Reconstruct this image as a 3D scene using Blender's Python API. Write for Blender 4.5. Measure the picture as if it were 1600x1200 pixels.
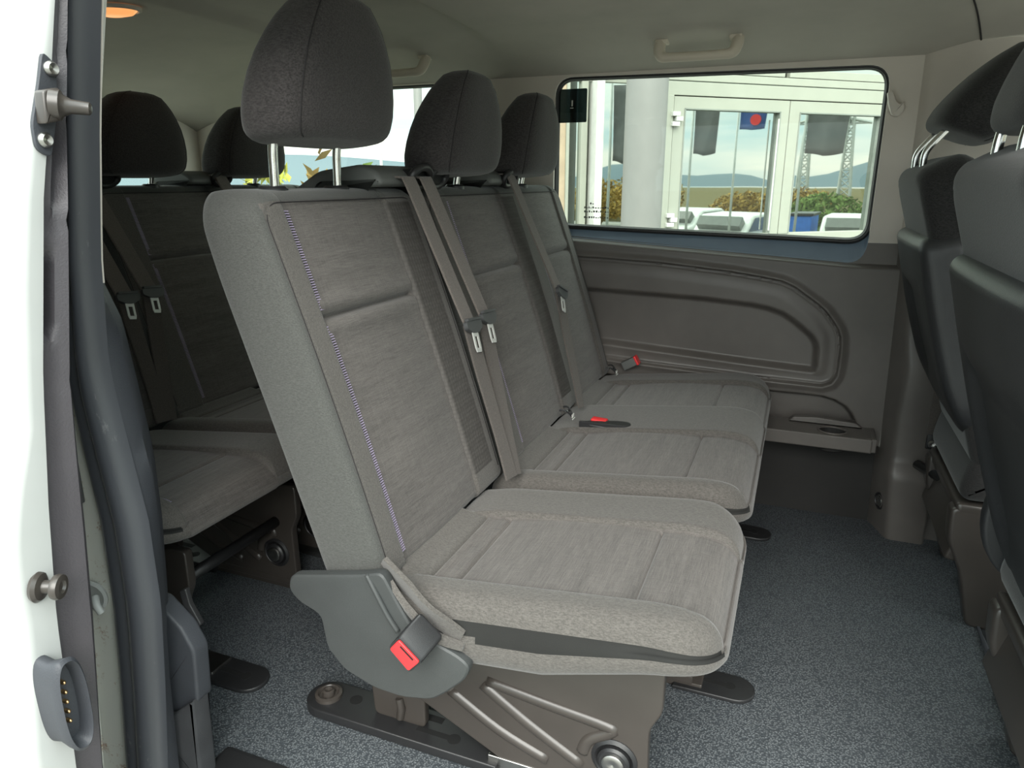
import bpy, bmesh, math, random
import numpy as np
from mathutils import Vector, Matrix

random.seed(4)
S = bpy.context.scene
C = S.collection
for o in list(bpy.data.objects):
    bpy.data.objects.remove(o)

# ------------------------------------------------------------------ camera, sky, sun, exposure
cam_d = bpy.data.cameras.new('camera')
cam = bpy.data.objects.new('camera', cam_d)
C.objects.link(cam)
cam.location = (0, 0, 0.98)
pitch = math.atan(317 / 1110.0)
yaw = math.atan(462 / 1154.0)
cam.rotation_euler = (math.pi / 2 - pitch, 0, yaw)
cam_d.sensor_width = 36
cam_d.lens = 36 * 1110 / 1600
cam_d.clip_start = 0.02
cam_d.clip_end = 3000
S.camera = cam

W = bpy.data.worlds.new('sky')
S.world = W
W.use_nodes = True
wn = W.node_tree
wn.nodes.clear()
def wnode(t, **k):
    n = wn.nodes.new(t)
    for a, b in k.items():
        setattr(n, a, b)
    return n
w_out = wnode('ShaderNodeOutputWorld')
w_bg = wnode('ShaderNodeBackground')
w_tc = wnode('ShaderNodeTexCoord')
w_map = wnode('ShaderNodeMapping')
w_map.inputs['Scale'].default_value = (2.0, 2.0, 14.0)
w_no = wnode('ShaderNodeTexNoise')
w_no.inputs['Scale'].default_value = 1.6
w_no.inputs['Detail'].default_value = 6
w_cr = wnode('ShaderNodeValToRGB')
w_cr.color_ramp.elements[0].position = 0.38
w_cr.color_ramp.elements[0].color = (0.52, 0.70, 0.74, 1)
w_cr.color_ramp.elements[1].position = 0.66
w_cr.color_ramp.elements[1].color = (0.98, 0.96, 0.88, 1)
wn.links.new(w_tc.outputs['Generated'], w_map.inputs['Vector'])
wn.links.new(w_map.outputs['Vector'], w_no.inputs['Vector'])
wn.links.new(w_no.outputs['Fac'], w_cr.inputs['Fac'])
wn.links.new(w_cr.outputs['Color'], w_bg.inputs['Color'])
w_sep = wnode('ShaderNodeSeparateXYZ')
wn.links.new(w_tc.outputs['Generated'], w_sep.inputs['Vector'])
w_m = wnode('ShaderNodeMapRange')                       # overcast sky: brighter towards the zenith
w_m.inputs['From Min'].default_value = 0.0
w_m.inputs['From Max'].default_value = 1.0
w_m.inputs['To Min'].default_value = 1.55
w_m.inputs['To Max'].default_value = 5.0
wn.links.new(w_sep.outputs['Z'], w_m.inputs['Value'])
wn.links.new(w_m.outputs['Result'], w_bg.inputs['Strength'])
wn.links.new(w_bg.outputs['Background'], w_out.inputs['Surface'])

sun_d = bpy.data.lights.new('sun', 'SUN')
sun_d.energy = 4.2
sun_d.angle = math.radians(50)
sun_d.color = (1.0, 0.96, 0.90)
sun = bpy.data.objects.new('sun', sun_d)
C.objects.link(sun)
sun.rotation_euler = Vector((-0.20, 0.74, -0.64)).to_track_quat('-Z', 'Y').to_euler()

S.view_settings.view_transform = 'Standard'
S.view_settings.look = 'None'
S.view_settings.gamma = 1
S.view_settings.use_curve_mapping = False
S.view_settings.exposure = 0.30

# ------------------------------------------------------------------ materials
def srgb(r, g, b):
    f = lambda c: (c / 255) / 12.92 if c / 255 <= 0.04045 else ((c / 255 + 0.055) / 1.055) ** 2.4
    return (f(r), f(g), f(b), 1)

def base_mat(name, col, rough=0.6, metal=0.0, spec=0.5):
    m = bpy.data.materials.new(name)
    m.use_nodes = True
    nt = m.node_tree
    b = nt.nodes['Principled BSDF']
    b.inputs['Base Color'].default_value = col
    b.inputs['Roughness'].default_value = rough
    b.inputs['Metallic'].default_value = metal
    b.inputs['Specular IOR Level'].default_value = spec
    return m, nt, b

def coords(nt, scale=(1, 1, 1), rot=(0, 0, 0)):
    tc = nt.nodes.new('ShaderNodeTexCoord')
    mp = nt.nodes.new('ShaderNodeMapping')
    mp.inputs['Scale'].default_value = scale
    mp.inputs['Rotation'].default_value = rot
    nt.links.new(tc.outputs['Object'], mp.inputs['Vector'])
    return mp.outputs['Vector']

def noise(nt, vec, scale, detail=3, rough=0.6):
    n = nt.nodes.new('ShaderNodeTexNoise')
    n.inputs['Scale'].default_value = scale
    n.inputs['Detail'].default_value = detail
    n.inputs['Roughness'].default_value = rough
    nt.links.new(vec, n.inputs['Vector'])
    return n.outputs['Fac']

def ramp(nt, fac, c0, c1, p0=0.3, p1=0.7):
    r = nt.nodes.new('ShaderNodeValToRGB')
    r.color_ramp.elements[0].position = p0
    r.color_ramp.elements[0].color = c0
    r.color_ramp.elements[1].position = p1
    r.color_ramp.elements[1].color = c1
    nt.links.new(fac, r.inputs['Fac'])
    return r.outputs['Color']

def mathn(nt, op, a, b=None, clamp=False):
    n = nt.nodes.new('ShaderNodeMath')
    n.operation = op
    n.use_clamp = clamp
    for i, v in enumerate((a, b)):
        if v is None:
            continue
        if isinstance(v, (int, float)):
            n.inputs[i].default_value = v
        else:
            nt.links.new(v, n.inputs[i])
    return n.outputs[0]

def bump(nt, b, h, strength=0.4, dist=0.001):
    n = nt.nodes.new('ShaderNodeBump')
    n.inputs['Strength'].default_value = strength
    n.inputs['Distance'].default_value = dist
    nt.links.new(h, n.inputs['Height'])
    nt.links.new(n.outputs['Normal'], b.inputs['Normal'])

def wave(nt, vec, scale, distort=0.0):
    n = nt.nodes.new('ShaderNodeTexWave')
    n.wave_type = 'BANDS'
    n.bands_direction = 'X'
    n.inputs['Scale'].default_value = scale
    n.inputs['Distortion'].default_value = distort
    n.inputs['Detail'].default_value = 1
    n.inputs['Detail Scale'].default_value = 1
    nt.links.new(vec, n.inputs['Vector'])
    return n.outputs['Fac']

def mul(c, k):
    return (c[0] * k, c[1] * k, c[2] * k, 1)

def twill(name, col, pitch=0.0035, contrast=0.35, rot=(0.5, 0.6, 0.7), spec=0.15, b_str=0.5):
    """diagonal ribbed cloth: noise stretched along the rib so that it never beats with the pixels"""
    m, nt, b = base_mat(name, col, 0.9, 0, spec)
    k = 2.2 / pitch
    a = noise(nt, coords(nt, (k * 0.9, k * 0.9, k * 0.9)), 1.0, 1)
    d = noise(nt, coords(nt, (k * 0.30, k * 0.9, k * 0.9), rot), 1.0, 1)
    f = mathn(nt, 'ADD', mathn(nt, 'MULTIPLY', a, 0.4), mathn(nt, 'MULTIPLY', d, 0.6))
    nt.links.new(ramp(nt, f, mul(col, 1 - contrast), mul(col, 1 + contrast), 0.36, 0.64), b.inputs['Base Color'])
    b.inputs['Sheen Weight'].default_value = 0.2
    b.inputs['Sheen Roughness'].default_value = 0.5
    bump(nt, b, f, b_str, 0.0012)
    return m

def honey(name, col, pitch=0.006):
    m, nt, b = base_mat(name, col, 0.9, 0, 0.15)
    v = nt.nodes.new('ShaderNodeTexVoronoi')
    v.inputs['Scale'].default_value = 1.0
    v.inputs['Randomness'].default_value = 0.25
    k = 1 / pitch
    nt.links.new(coords(nt, (k * 0.9, k * 0.75, k * 0.9)), v.inputs['Vector'])
    nt.links.new(ramp(nt, v.outputs['Distance'], mul(col, 1.12), mul(col, 0.85), 0.15, 0.8), b.inputs['Base Color'])
    bump(nt, b, mathn(nt, 'MULTIPLY', v.outputs['Distance'], -1.0), 0.6, 0.002)
    return m

def linen(name, col, contrast=0.36):
    m, nt, b = base_mat(name, col, 0.9, 0, 0.15)
    a = noise(nt, coords(nt, (650, 30, 650)), 1.0, 2)          # weft rows
    c = noise(nt, coords(nt, (30, 650, 30)), 1.0, 2)           # warp columns
    fine = noise(nt, coords(nt), 800, 1)
    big = noise(nt, coords(nt, (60, 5, 60)), 1.0, 1)
    f = mathn(nt, 'ADD', mathn(nt, 'MULTIPLY', a, 0.36), mathn(nt, 'MULTIPLY', c, 0.20))
    f = mathn(nt, 'ADD', f, mathn(nt, 'MULTIPLY', fine, 0.26))
    f = mathn(nt, 'ADD', f, mathn(nt, 'MULTIPLY', big, 0.18))
    nt.links.new(ramp(nt, f, mul(col, 1 - contrast), mul(col, 1 + contrast), 0.38, 0.62), b.inputs['Base Color'])
    b.inputs['Sheen Weight'].default_value = 0.2
    b.inputs['Sheen Roughness'].default_value = 0.5
    bump(nt, b, f, 0.6, 0.0014)
    return m

def grained(name, col, rough=0.5, spec=0.4, gscale=700, gstr=0.25, metal=0.0, vary=0.12):
    m, nt, b = base_mat(name, col, rough, metal, spec)
    n = noise(nt, coords(nt), gscale, 2)
    l = noise(nt, coords(nt), 6, 3)
    nt.links.new(ramp(nt, l, mul(col, 1 - vary), mul(col, 1 + vary)), b.inputs['Base Color'])
    bump(nt, b, n, gstr, 0.0006)
    return m

MT = {}
MT['twill'] = twill('seat_fabric_twill', (0.090, 0.083, 0.076, 1), 0.0042, 0.24)
MT['side'] = twill('seat_fabric_side', (0.064, 0.065, 0.061, 1), 0.0034, 0.18)
MT['linen'] = linen('seat_fabric_linen', (0.096, 0.087, 0.081, 1))
MT['headfab'] = twill('headrest_fabric', (0.042, 0.038, 0.038, 1), 0.0050, 0.34)
MT['band'] = grained('seat_fabric_band', (0.022, 0.022, 0.021, 1), 0.85, 0.15, 700, 0.4)
MT['honey'] = honey('seat_fabric_honeycomb', (0.086, 0.080, 0.075, 1), 0.0075)
MT['frontfab'] = twill('front_seat_fabric', (0.027, 0.026, 0.026, 1), 0.0042, 0.35)
MT['piping'] = grained('seam_thread_dark', (0.022, 0.020, 0.021, 1), 0.8)
MT['lilac'] = grained('stitch_thread_lilac', (0.33, 0.28, 0.39, 1), 0.8)
MT['plastic'] = grained('plastic_charcoal', (0.060, 0.062, 0.064, 1), 0.48, 0.45)
MT['plastic_blue'] = grained('plastic_recliner_cover', (0.043, 0.046, 0.046, 1), 0.50, 0.4, 900, 0.5)
MT['plastic_wall'] = grained('plastic_side_panel', (0.120, 0.108, 0.099, 1), 0.40, 0.5, 600, 0.2)
MT['plastic_dark'] = grained('plastic_black', (0.018, 0.018, 0.019, 1), 0.4, 0.5)
MT['sillsky'] = grained('plastic_sill_sky_tint', (0.22, 0.29, 0.37, 1), 0.30, 1.0, 600, 0.1)  # pale blue base colour carries the sky's reflection on the sill
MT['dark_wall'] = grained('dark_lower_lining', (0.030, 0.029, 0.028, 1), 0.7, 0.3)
MT['shell'] = grained('plastic_seat_shell', (0.030, 0.031, 0.033, 1), 0.42, 0.5, 500, 0.6)
MT['tower'] = grained('plastic_belt_tower', (0.115, 0.120, 0.115, 1), 0.55, 0.4)
MT['trimlight'] = grained('plastic_light_trim', (0.64, 0.59, 0.53, 1), 0.5, 0.4, 900, 0.15, 0, 0.04)
MT['head'] = grained('headliner_cloth', (0.47, 0.445, 0.395, 1), 0.95, 0.1, 1500, 0.15, 0, 0.05)
MT['handle'] = grained('plastic_grab_handle', (0.62, 0.56, 0.47, 1), 0.5, 0.3, 900, 0.1, 0, 0.03)
MT['chrome'] = grained('chrome', (0.75, 0.75, 0.73, 1), 0.16, 0.5, 300, 0.05, 1.0, 0.03)
MT['bladesteel'] = grained('satin_belt_blade', (0.62, 0.62, 0.60, 1), 0.4, 0.5, 300, 0.05, 0.35, 0.03)
MT['steelpaint'] = grained('steel_painted_brown_black', (0.050, 0.043, 0.038, 1), 0.30, 0.6, 120, 0.06)
MT['steel'] = grained('bare_steel', (0.45, 0.44, 0.42, 1), 0.32, 0.5, 300, 0.1, 1.0)
MT['rubber'] = grained('seal_rubber', (0.060, 0.063, 0.072, 1), 0.42, 0.5, 300, 0.2, 0, 0.25)
MT['doorblack'] = grained('door_trim_black', (0.055, 0.050, 0.056, 1), 0.45, 0.4, 350, 0.8)
MT['jambblack'] = grained('jamb_trim_black', (0.045, 0.048, 0.056, 1), 0.5, 0.4, 500, 0.6)
MT['white'] = grained('white_car_paint', (0.80, 0.80, 0.77, 1), 0.25, 0.5, 5, 0.02, 0, 0.02)
MT['greywhite'] = grained('white_paint_shaded_edge', (0.42, 0.43, 0.42, 1), 0.4, 0.5, 30, 0.05, 0, 0.05)  # the skin's white paint, darkened in colour for the less lit edge face
MT['red'] = grained('red_release_button', (0.80, 0.03, 0.035, 1), 0.35, 0.5, 300, 0.03, 0, 0.03)
MT['belt'] = twill('belt_webbing', (0.130, 0.113, 0.102, 1), 0.0035, 0.2, (0, 0.1, 0))
MT['beltdark'] = twill('belt_webbing_lower', (0.085, 0.075, 0.068, 1), 0.0035, 0.2, (0, 0.1, 0))
MT['gold'] = grained('brass_contact', (0.75, 0.5, 0.25, 1), 0.3, 0.5, 300, 0.05, 1.0)
MT['holeshade'] = grained('opening_shade_fill', (0.008, 0.008, 0.008, 1), 0.8)  # black fill painting the darkness inside holes and slots
MT['carpet'] = grained('carpet_grey', (0.055, 0.056, 0.060, 1), 0.95, 0.1, 900, 1.0, 0, 0.3)
MT['labelwhite'] = grained('printed_label', (0.55, 0.55, 0.52, 1), 0.6)

# scuffed seal rubber
m, nt, b = base_mat('seal_rubber_scuffed', (0.065, 0.068, 0.078, 1), 0.40)
n1 = noise(nt, coords(nt, (1, 1, 0.35)), 90, 5, 0.7)
n2 = noise(nt, coords(nt), 9, 3)
f = mathn(nt, 'MULTIPLY', n1, mathn(nt, 'ADD', mathn(nt, 'MULTIPLY', n2, 0.9), 0.55))
nt.links.new(ramp(nt, f, (0.062, 0.065, 0.075, 1), (0.17, 0.17, 0.18, 1), 0.66, 0.86), b.inputs['Base Color'])
bump(nt, b, n1, 0.2, 0.001)
MT['rubber'] = m

# rusty jamb paint
m, nt, b = base_mat('white_paint_jamb', (0.62, 0.62, 0.58, 1), 0.45)
n1 = noise(nt, coords(nt), 22, 4, 0.75)
n2 = noise(nt, coords(nt), 300, 2)
f = mathn(nt, 'MULTIPLY', n1, mathn(nt, 'ADD', mathn(nt, 'MULTIPLY', n2, 0.5), 0.75))
nt.links.new(ramp(nt, f, (0.62, 0.62, 0.57, 1), (0.30, 0.17, 0.10, 1), 0.57, 0.72), b.inputs['Base Color'])
MT['jamb'] = m

# pebbled vinyl floor
m, nt, b = base_mat('floor_vinyl_pebbled', (0.1, 0.11, 0.12, 1), 0.55, 0, 0.35)
v = nt.nodes.new('ShaderNodeTexVoronoi')
v.inputs['Scale'].default_value = 260
v.feature = 'F1'
nt.links.new(coords(nt, (1, 1.0, 1)), v.inputs['Vector'])
n3 = noise(nt, coords(nt), 330, 3)
h = mathn(nt, 'ADD', v.outputs['Distance'], mathn(nt, 'MULTIPLY', n3, 0.8))
nt.links.new(ramp(nt, h, (0.185, 0.200, 0.210, 1), (0.048, 0.055, 0.062, 1), 0.45, 1.05), b.inputs['Base Color'])
bump(nt, b, mathn(nt, 'MULTIPLY', h, -1.0), 0.8, 0.0015)
MT['vinyl'] = m

# glass
def glass(name, tint, refl=0.08):
    m = bpy.data.materials.new(name)
    m.use_nodes = True
    nt = m.node_tree
    nt.nodes.clear()
    out = nt.nodes.new('ShaderNodeOutputMaterial')
    tr = nt.nodes.new('ShaderNodeBsdfTransparent')
    tr.inputs['Color'].default_value = tint
    gl = nt.nodes.new('ShaderNodeBsdfGlossy')
    gl.inputs['Roughness'].default_value = 0.02
    mx = nt.nodes.new('ShaderNodeMixShader')
    mx.inputs['Fac'].default_value = refl
    nt.links.new(tr.outputs[0], mx.inputs[1])
    nt.links.new(gl.outputs[0], mx.inputs[2])
    nt.links.new(mx.outputs[0], out.inputs['Surface'])
    return m
MT['glass'] = glass('window_glass', (0.93, 0.96, 0.92, 1), 0.02)
MT['sticker'] = glass('sticker_film', (0.10, 0.13, 0.14, 1), 0.04)

# building
MT['facade'] = grained('facade_white_metal', (0.33, 0.34, 0.295, 1), 0.5, 0.4, 30, 0.02, 0, 0.03)
MT['facade_line'] = grained('facade_joint_dark', (0.22, 0.24, 0.22, 1), 0.7)
MT['column'] = grained('column_grey_metal', (0.21, 0.21, 0.205, 1), 0.5, 0.4, 30, 0.03, 0.0, 0.04)
MT['brick'] = grained('tan_cladding', (0.42, 0.33, 0.24, 1), 0.8)
MT['mirror'] = base_mat('facade_reflective_glass', (0.52, 0.56, 0.53, 1), 0.015, 1.0)[0]
_nt = MT['mirror'].node_tree
bump(_nt, _nt.nodes['Principled BSDF'], noise(_nt, coords(_nt), 1.1, 1), 0.05, 0.01)
MT['asphalt'] = grained('asphalt', (0.22, 0.22, 0.20, 1), 0.9, 0.2, 60, 0.3)
MT['flaggrey'] = grained('flag_dark_grey_cloth', (0.13, 0.13, 0.13, 1), 0.9)
MT['flagblue'] = grained('flag_blue_cloth', (0.05, 0.09, 0.24, 1), 0.9)
MT['flagred'] = grained('flag_red_patch', (0.65, 0.06, 0.06, 1), 0.9)
MT['pole'] = grained('flagpole_aluminium', (0.40, 0.42, 0.40, 1), 0.4)
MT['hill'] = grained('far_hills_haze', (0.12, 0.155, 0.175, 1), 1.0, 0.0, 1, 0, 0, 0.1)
MT['field'] = grained('dry_field', (0.13, 0.115, 0.065, 1), 1.0, 0.0, 0.4, 0, 0, 0.3)
MT['autumn'] = grained('autumn_leaves', (0.30, 0.20, 0.06, 1), 0.9, 0.1, 6, 0.3, 0, 0.5)
MT['green'] = grained('green_leaves', (0.14, 0.20, 0.06, 1), 0.9, 0.1, 6, 0.3, 0, 0.5)
MT['yellowgreen'] = grained('yellow_green_leaves', (0.42, 0.42, 0.08, 1), 0.8, 0.1, 6, 0.3, 0, 0.35)
MT['carwhite'] = grained('parked_car_white', (0.6, 0.6, 0.58, 1), 0.3)
MT['carglass'] = grained('parked_car_glass', (0.12, 0.13, 0.12, 1), 0.2)
MT['bluebin'] = grained('blue_container', (0.04, 0.16, 0.55, 1), 0.5)
MT['orange'] = grained('amber_lens', (0.95, 0.45, 0.16, 1), 0.3)
_b = MT['orange'].node_tree.nodes['Principled BSDF']
_b.inputs['Emission Color'].default_value = (1.0, 0.42, 0.14, 1)
_b.inputs['Emission Strength'].default_value = 0.75

# ------------------------------------------------------------------ builders
def tag(o, label=None, cat=None, group=None, kind=None):
    if label: o['label'] = label
    if cat: o['category'] = cat
    if group: o['group'] = group
    if kind: o['kind'] = kind
    return o

def empty(name, loc=(0, 0, 0), label=None, cat=None, group=None, kind=None):
    o = bpy.data.objects.new(name, None)
    C.objects.link(o)
    o.location = loc
    o.empty_display_size = 0.05
    return tag(o, label, cat, group, kind)

def mesh(name, verts, faces, mats, parent=None, smooth=True, mi=None, label=None, kind=None):
    me = bpy.data.meshes.new(name)
    me.from_pydata([tuple(map(float, v)) for v in verts], [], faces)
    if not isinstance(mats, (list, tuple)):
        mats = [mats]
    for mm in mats:
        me.materials.append(MT[mm])
    if mi is not None:
        me.polygons.foreach_set('material_index', mi)
    me.polygons.foreach_set('use_smooth', [smooth] * len(me.polygons))
    me.update()
    o = bpy.data.objects.new(name, me)
    C.objects.link(o)
    if parent is not None:
        o.parent = parent
        w = Vector((0, 0, 0))
        p = parent
        while p is not None:
            w += p.location
            p = p.parent
        if w.length > 0:
            me.transform(Matrix.Translation(-w))
    if label: o['label'] = label
    if kind: o['kind'] = kind
    return o

def fix_normals(o):
    bm = bmesh.new(); bm.from_mesh(o.data)
    bmesh.ops.recalc_face_normals(bm, faces=bm.faces)
    bm.to_mesh(o.data); bm.free()
    return o

class MB:
    """collects shapes into one mesh"""
    def __init__(self):
        self.v = []; self.f = []; self.m = []
    def add(self, vs, fs, mi=0):
        n = len(self.v)
        self.v += [tuple(v) for v in vs]
        self.f += [tuple(i + n for i in f) for f in fs]
        self.m += [mi] * len(fs)
        return self
    def box(self, lo, hi, mi=0, rot=None, piv=None, bev=0.0):
        bm = bmesh.new()
        bmesh.ops.create_cube(bm, size=1)
        c = [(a + b) / 2 for a, b in zip(lo, hi)]
        s = [abs(b - a) for a, b in zip(lo, hi)]
        for v in bm.verts:
            v.co = Vector((v.co.x * s[0], v.co.y * s[1], v.co.z * s[2])) + Vector(c)
        if bev > 0:
            bmesh.ops.bevel(bm, geom=bm.edges[:], offset=min(bev, min(s) * 0.49), segments=3, profile=0.6, affect='EDGES')
        if rot is not None:
            p = Vector(piv if piv else c)
            for v in bm.verts:
                v.co = rot @ (v.co - p) + p
        bm.verts.index_update()
        self.add([v.co[:] for v in bm.verts], [[v.index for v in f.verts] for f in bm.faces], mi)
        bm.free()
        return self
    def tube(self, pts, r, mi=0, n=10, caps=True, flat=1.0):
        pts = [Vector(p) for p in pts]
        rs = r if isinstance(r, (list, tuple)) else [r] * len(pts)
        up = None
        vs = []; fs = []
        for i, p in enumerate(pts):
            d = (pts[min(i + 1, len(pts) - 1)] - pts[max(i - 1, 0)]).normalized()
            if up is None:
                up = Vector((0, 0, 1)) if abs(d.z) < 0.9 else Vector((1, 0, 0))
            a = d.cross(up).normalized(); b2 = a.cross(d).normalized(); up = b2
            for k in range(n):
                t = 2 * math.pi * k / n
                vs.append(p + a * math.cos(t) * rs[i] + b2 * math.sin(t) * rs[i] * flat)
        for i in range(len(pts) - 1):
            for k in range(n):
                k2 = (k + 1) % n
                fs.append((i * n + k, i * n + k2, (i + 1) * n + k2, (i + 1) * n + k))
        if caps:
            fs.append(tuple(range(n))[::-1]); fs.append(tuple((len(pts) - 1) * n + k for k in range(n)))
        return self.add([v[:] for v in vs], fs, mi)
    def cyl(self, a, b, r, mi=0, n=24, bev=0.0):
        a = Vector(a); b = Vector(b); d = b - a
        if bev > 0:
            u = d.normalized() * bev
            return self.tube([a, a, a + u, b - u, b, b], [0.0001, r - bev, r, r, r - bev, 0.0001], mi, n, False) if False else self.lathe(a, d.normalized(), [(0.0001, 0), (r - bev, 0), (r, bev), (r, d.length - bev), (r - bev, d.length), (0.0001, d.length)], mi, n)
        return self.lathe(a, d.normalized(), [(0.0001, 0), (r, 0), (r, d.length), (0.0001, d.length)], mi, n)
    def lathe(self, o, d, prof, mi=0, n=24):
        o = Vector(o); d = Vector(d).normalized()
        up = Vector((0, 0, 1)) if abs(d.z) < 0.9 else Vector((1, 0, 0))
        a = d.cross(up).normalized(); b2 = d.cross(a).normalized()
        vs = []; fs = []
        for r, h in prof:
            for k in range(n):
                t = 2 * math.pi * k / n
                vs.append((o + d * h + a * math.cos(t) * r + b2 * math.sin(t) * r)[:])
        for i in range(len(prof) - 1):
            for k in range(n):
                k2 = (k + 1) % n
                fs.append((i * n + k, i * n + k2, (i + 1) * n + k2, (i + 1) * n + k))
        return self.add(vs, fs, mi)
    def prism(self, poly, axis, a, b, mi=0, bev=0.0):
        """poly of 2-D points extruded along axis (0,1,2) from a to b, edges bevelled"""
        def P(p, t):
            q = list(p); q.insert(axis, t); return q
        bm = bmesh.new()
        v0 = [bm.verts.new(P(p, a)) for p in poly]
        v1 = [bm.verts.new(P(p, b)) for p in poly]
        f0 = bm.faces.new(v0); f1 = bm.faces.new(v1[::-1])
        n = len(poly)
        for i in range(n):
            bm.faces.new((v0[i], v1[i], v1[(i + 1) % n], v0[(i + 1) % n]))
        bmesh.ops.recalc_face_normals(bm, faces=bm.faces)
        if bev > 0:
            ed = list(set(list(f0.edges) + list(f1.edges)))
            bmesh.ops.bevel(bm, geom=ed, offset=bev, segments=3, profile=0.6, affect='EDGES')
        bm.verts.index_update()
        self.add([v.co[:] for v in bm.verts], [[v.index for v in f.verts] for f in bm.faces], mi)
        bm.free()
        return self
    def build(self, name, mats, parent=None, smooth=False, label=None, kind=None):
        return fix_normals(mesh(name, self.v, self.f, mats, parent, smooth, self.m, label, kind))

def smooth_angle(o, deg=35):
    for p in o.data.polygons: p.use_smooth = True
    bm = bmesh.new(); bm.from_mesh(o.data)
    for e in bm.edges:
        if len(e.link_faces) == 2 and e.calc_face_angle(0) > math.radians(deg):
            e.smooth = False
    bm.to_mesh(o.data); bm.free()
    return o

def round_poly(pts, r, n=5):
    """round the corners of a 2-D polygon"""
    out = []
    N = len(pts)
    rs = r if isinstance(r, (list, tuple)) else [r] * N
    for i in range(N):
        p0 = Vector(pts[i - 1]); p = Vector(pts[i]); p1 = Vector(pts[(i + 1) % N])
        a = (p0 - p); b = (p1 - p)
        d = min(rs[i], a.length * 0.48, b.length * 0.48)
        q0 = p + a.normalized() * d; q1 = p + b.normalized() * d
        for k in range(n + 1):
            t = k / n
            out.append(tuple((q0 * (1 - t) ** 2 + p * 2 * t * (1 - t) + q1 * t * t)[:]))
    return out

def smoothstep(x):
    x = np.clip(x, 0, 1)
    return x * x * (3 - 2 * x)

def spline(pts, n=8):
    pts = [Vector(p) for p in pts]
    out = []
    for i in range(len(pts) - 1):
        p0 = pts[max(i - 1, 0)]; p1 = pts[i]; p2 = pts[i + 1]; p3 = pts[min(i + 2, len(pts) - 1)]
        for k in range(n):
            t = k / n
            out.append(0.5 * ((2 * p1) + (p2 - p0) * t + (2 * p0 - 5 * p1 + 4 * p2 - p3) * t * t + (3 * p1 - p0 - 3 * p2 + p3) * t ** 3))
    out.append(pts[-1])
    return out

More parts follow.
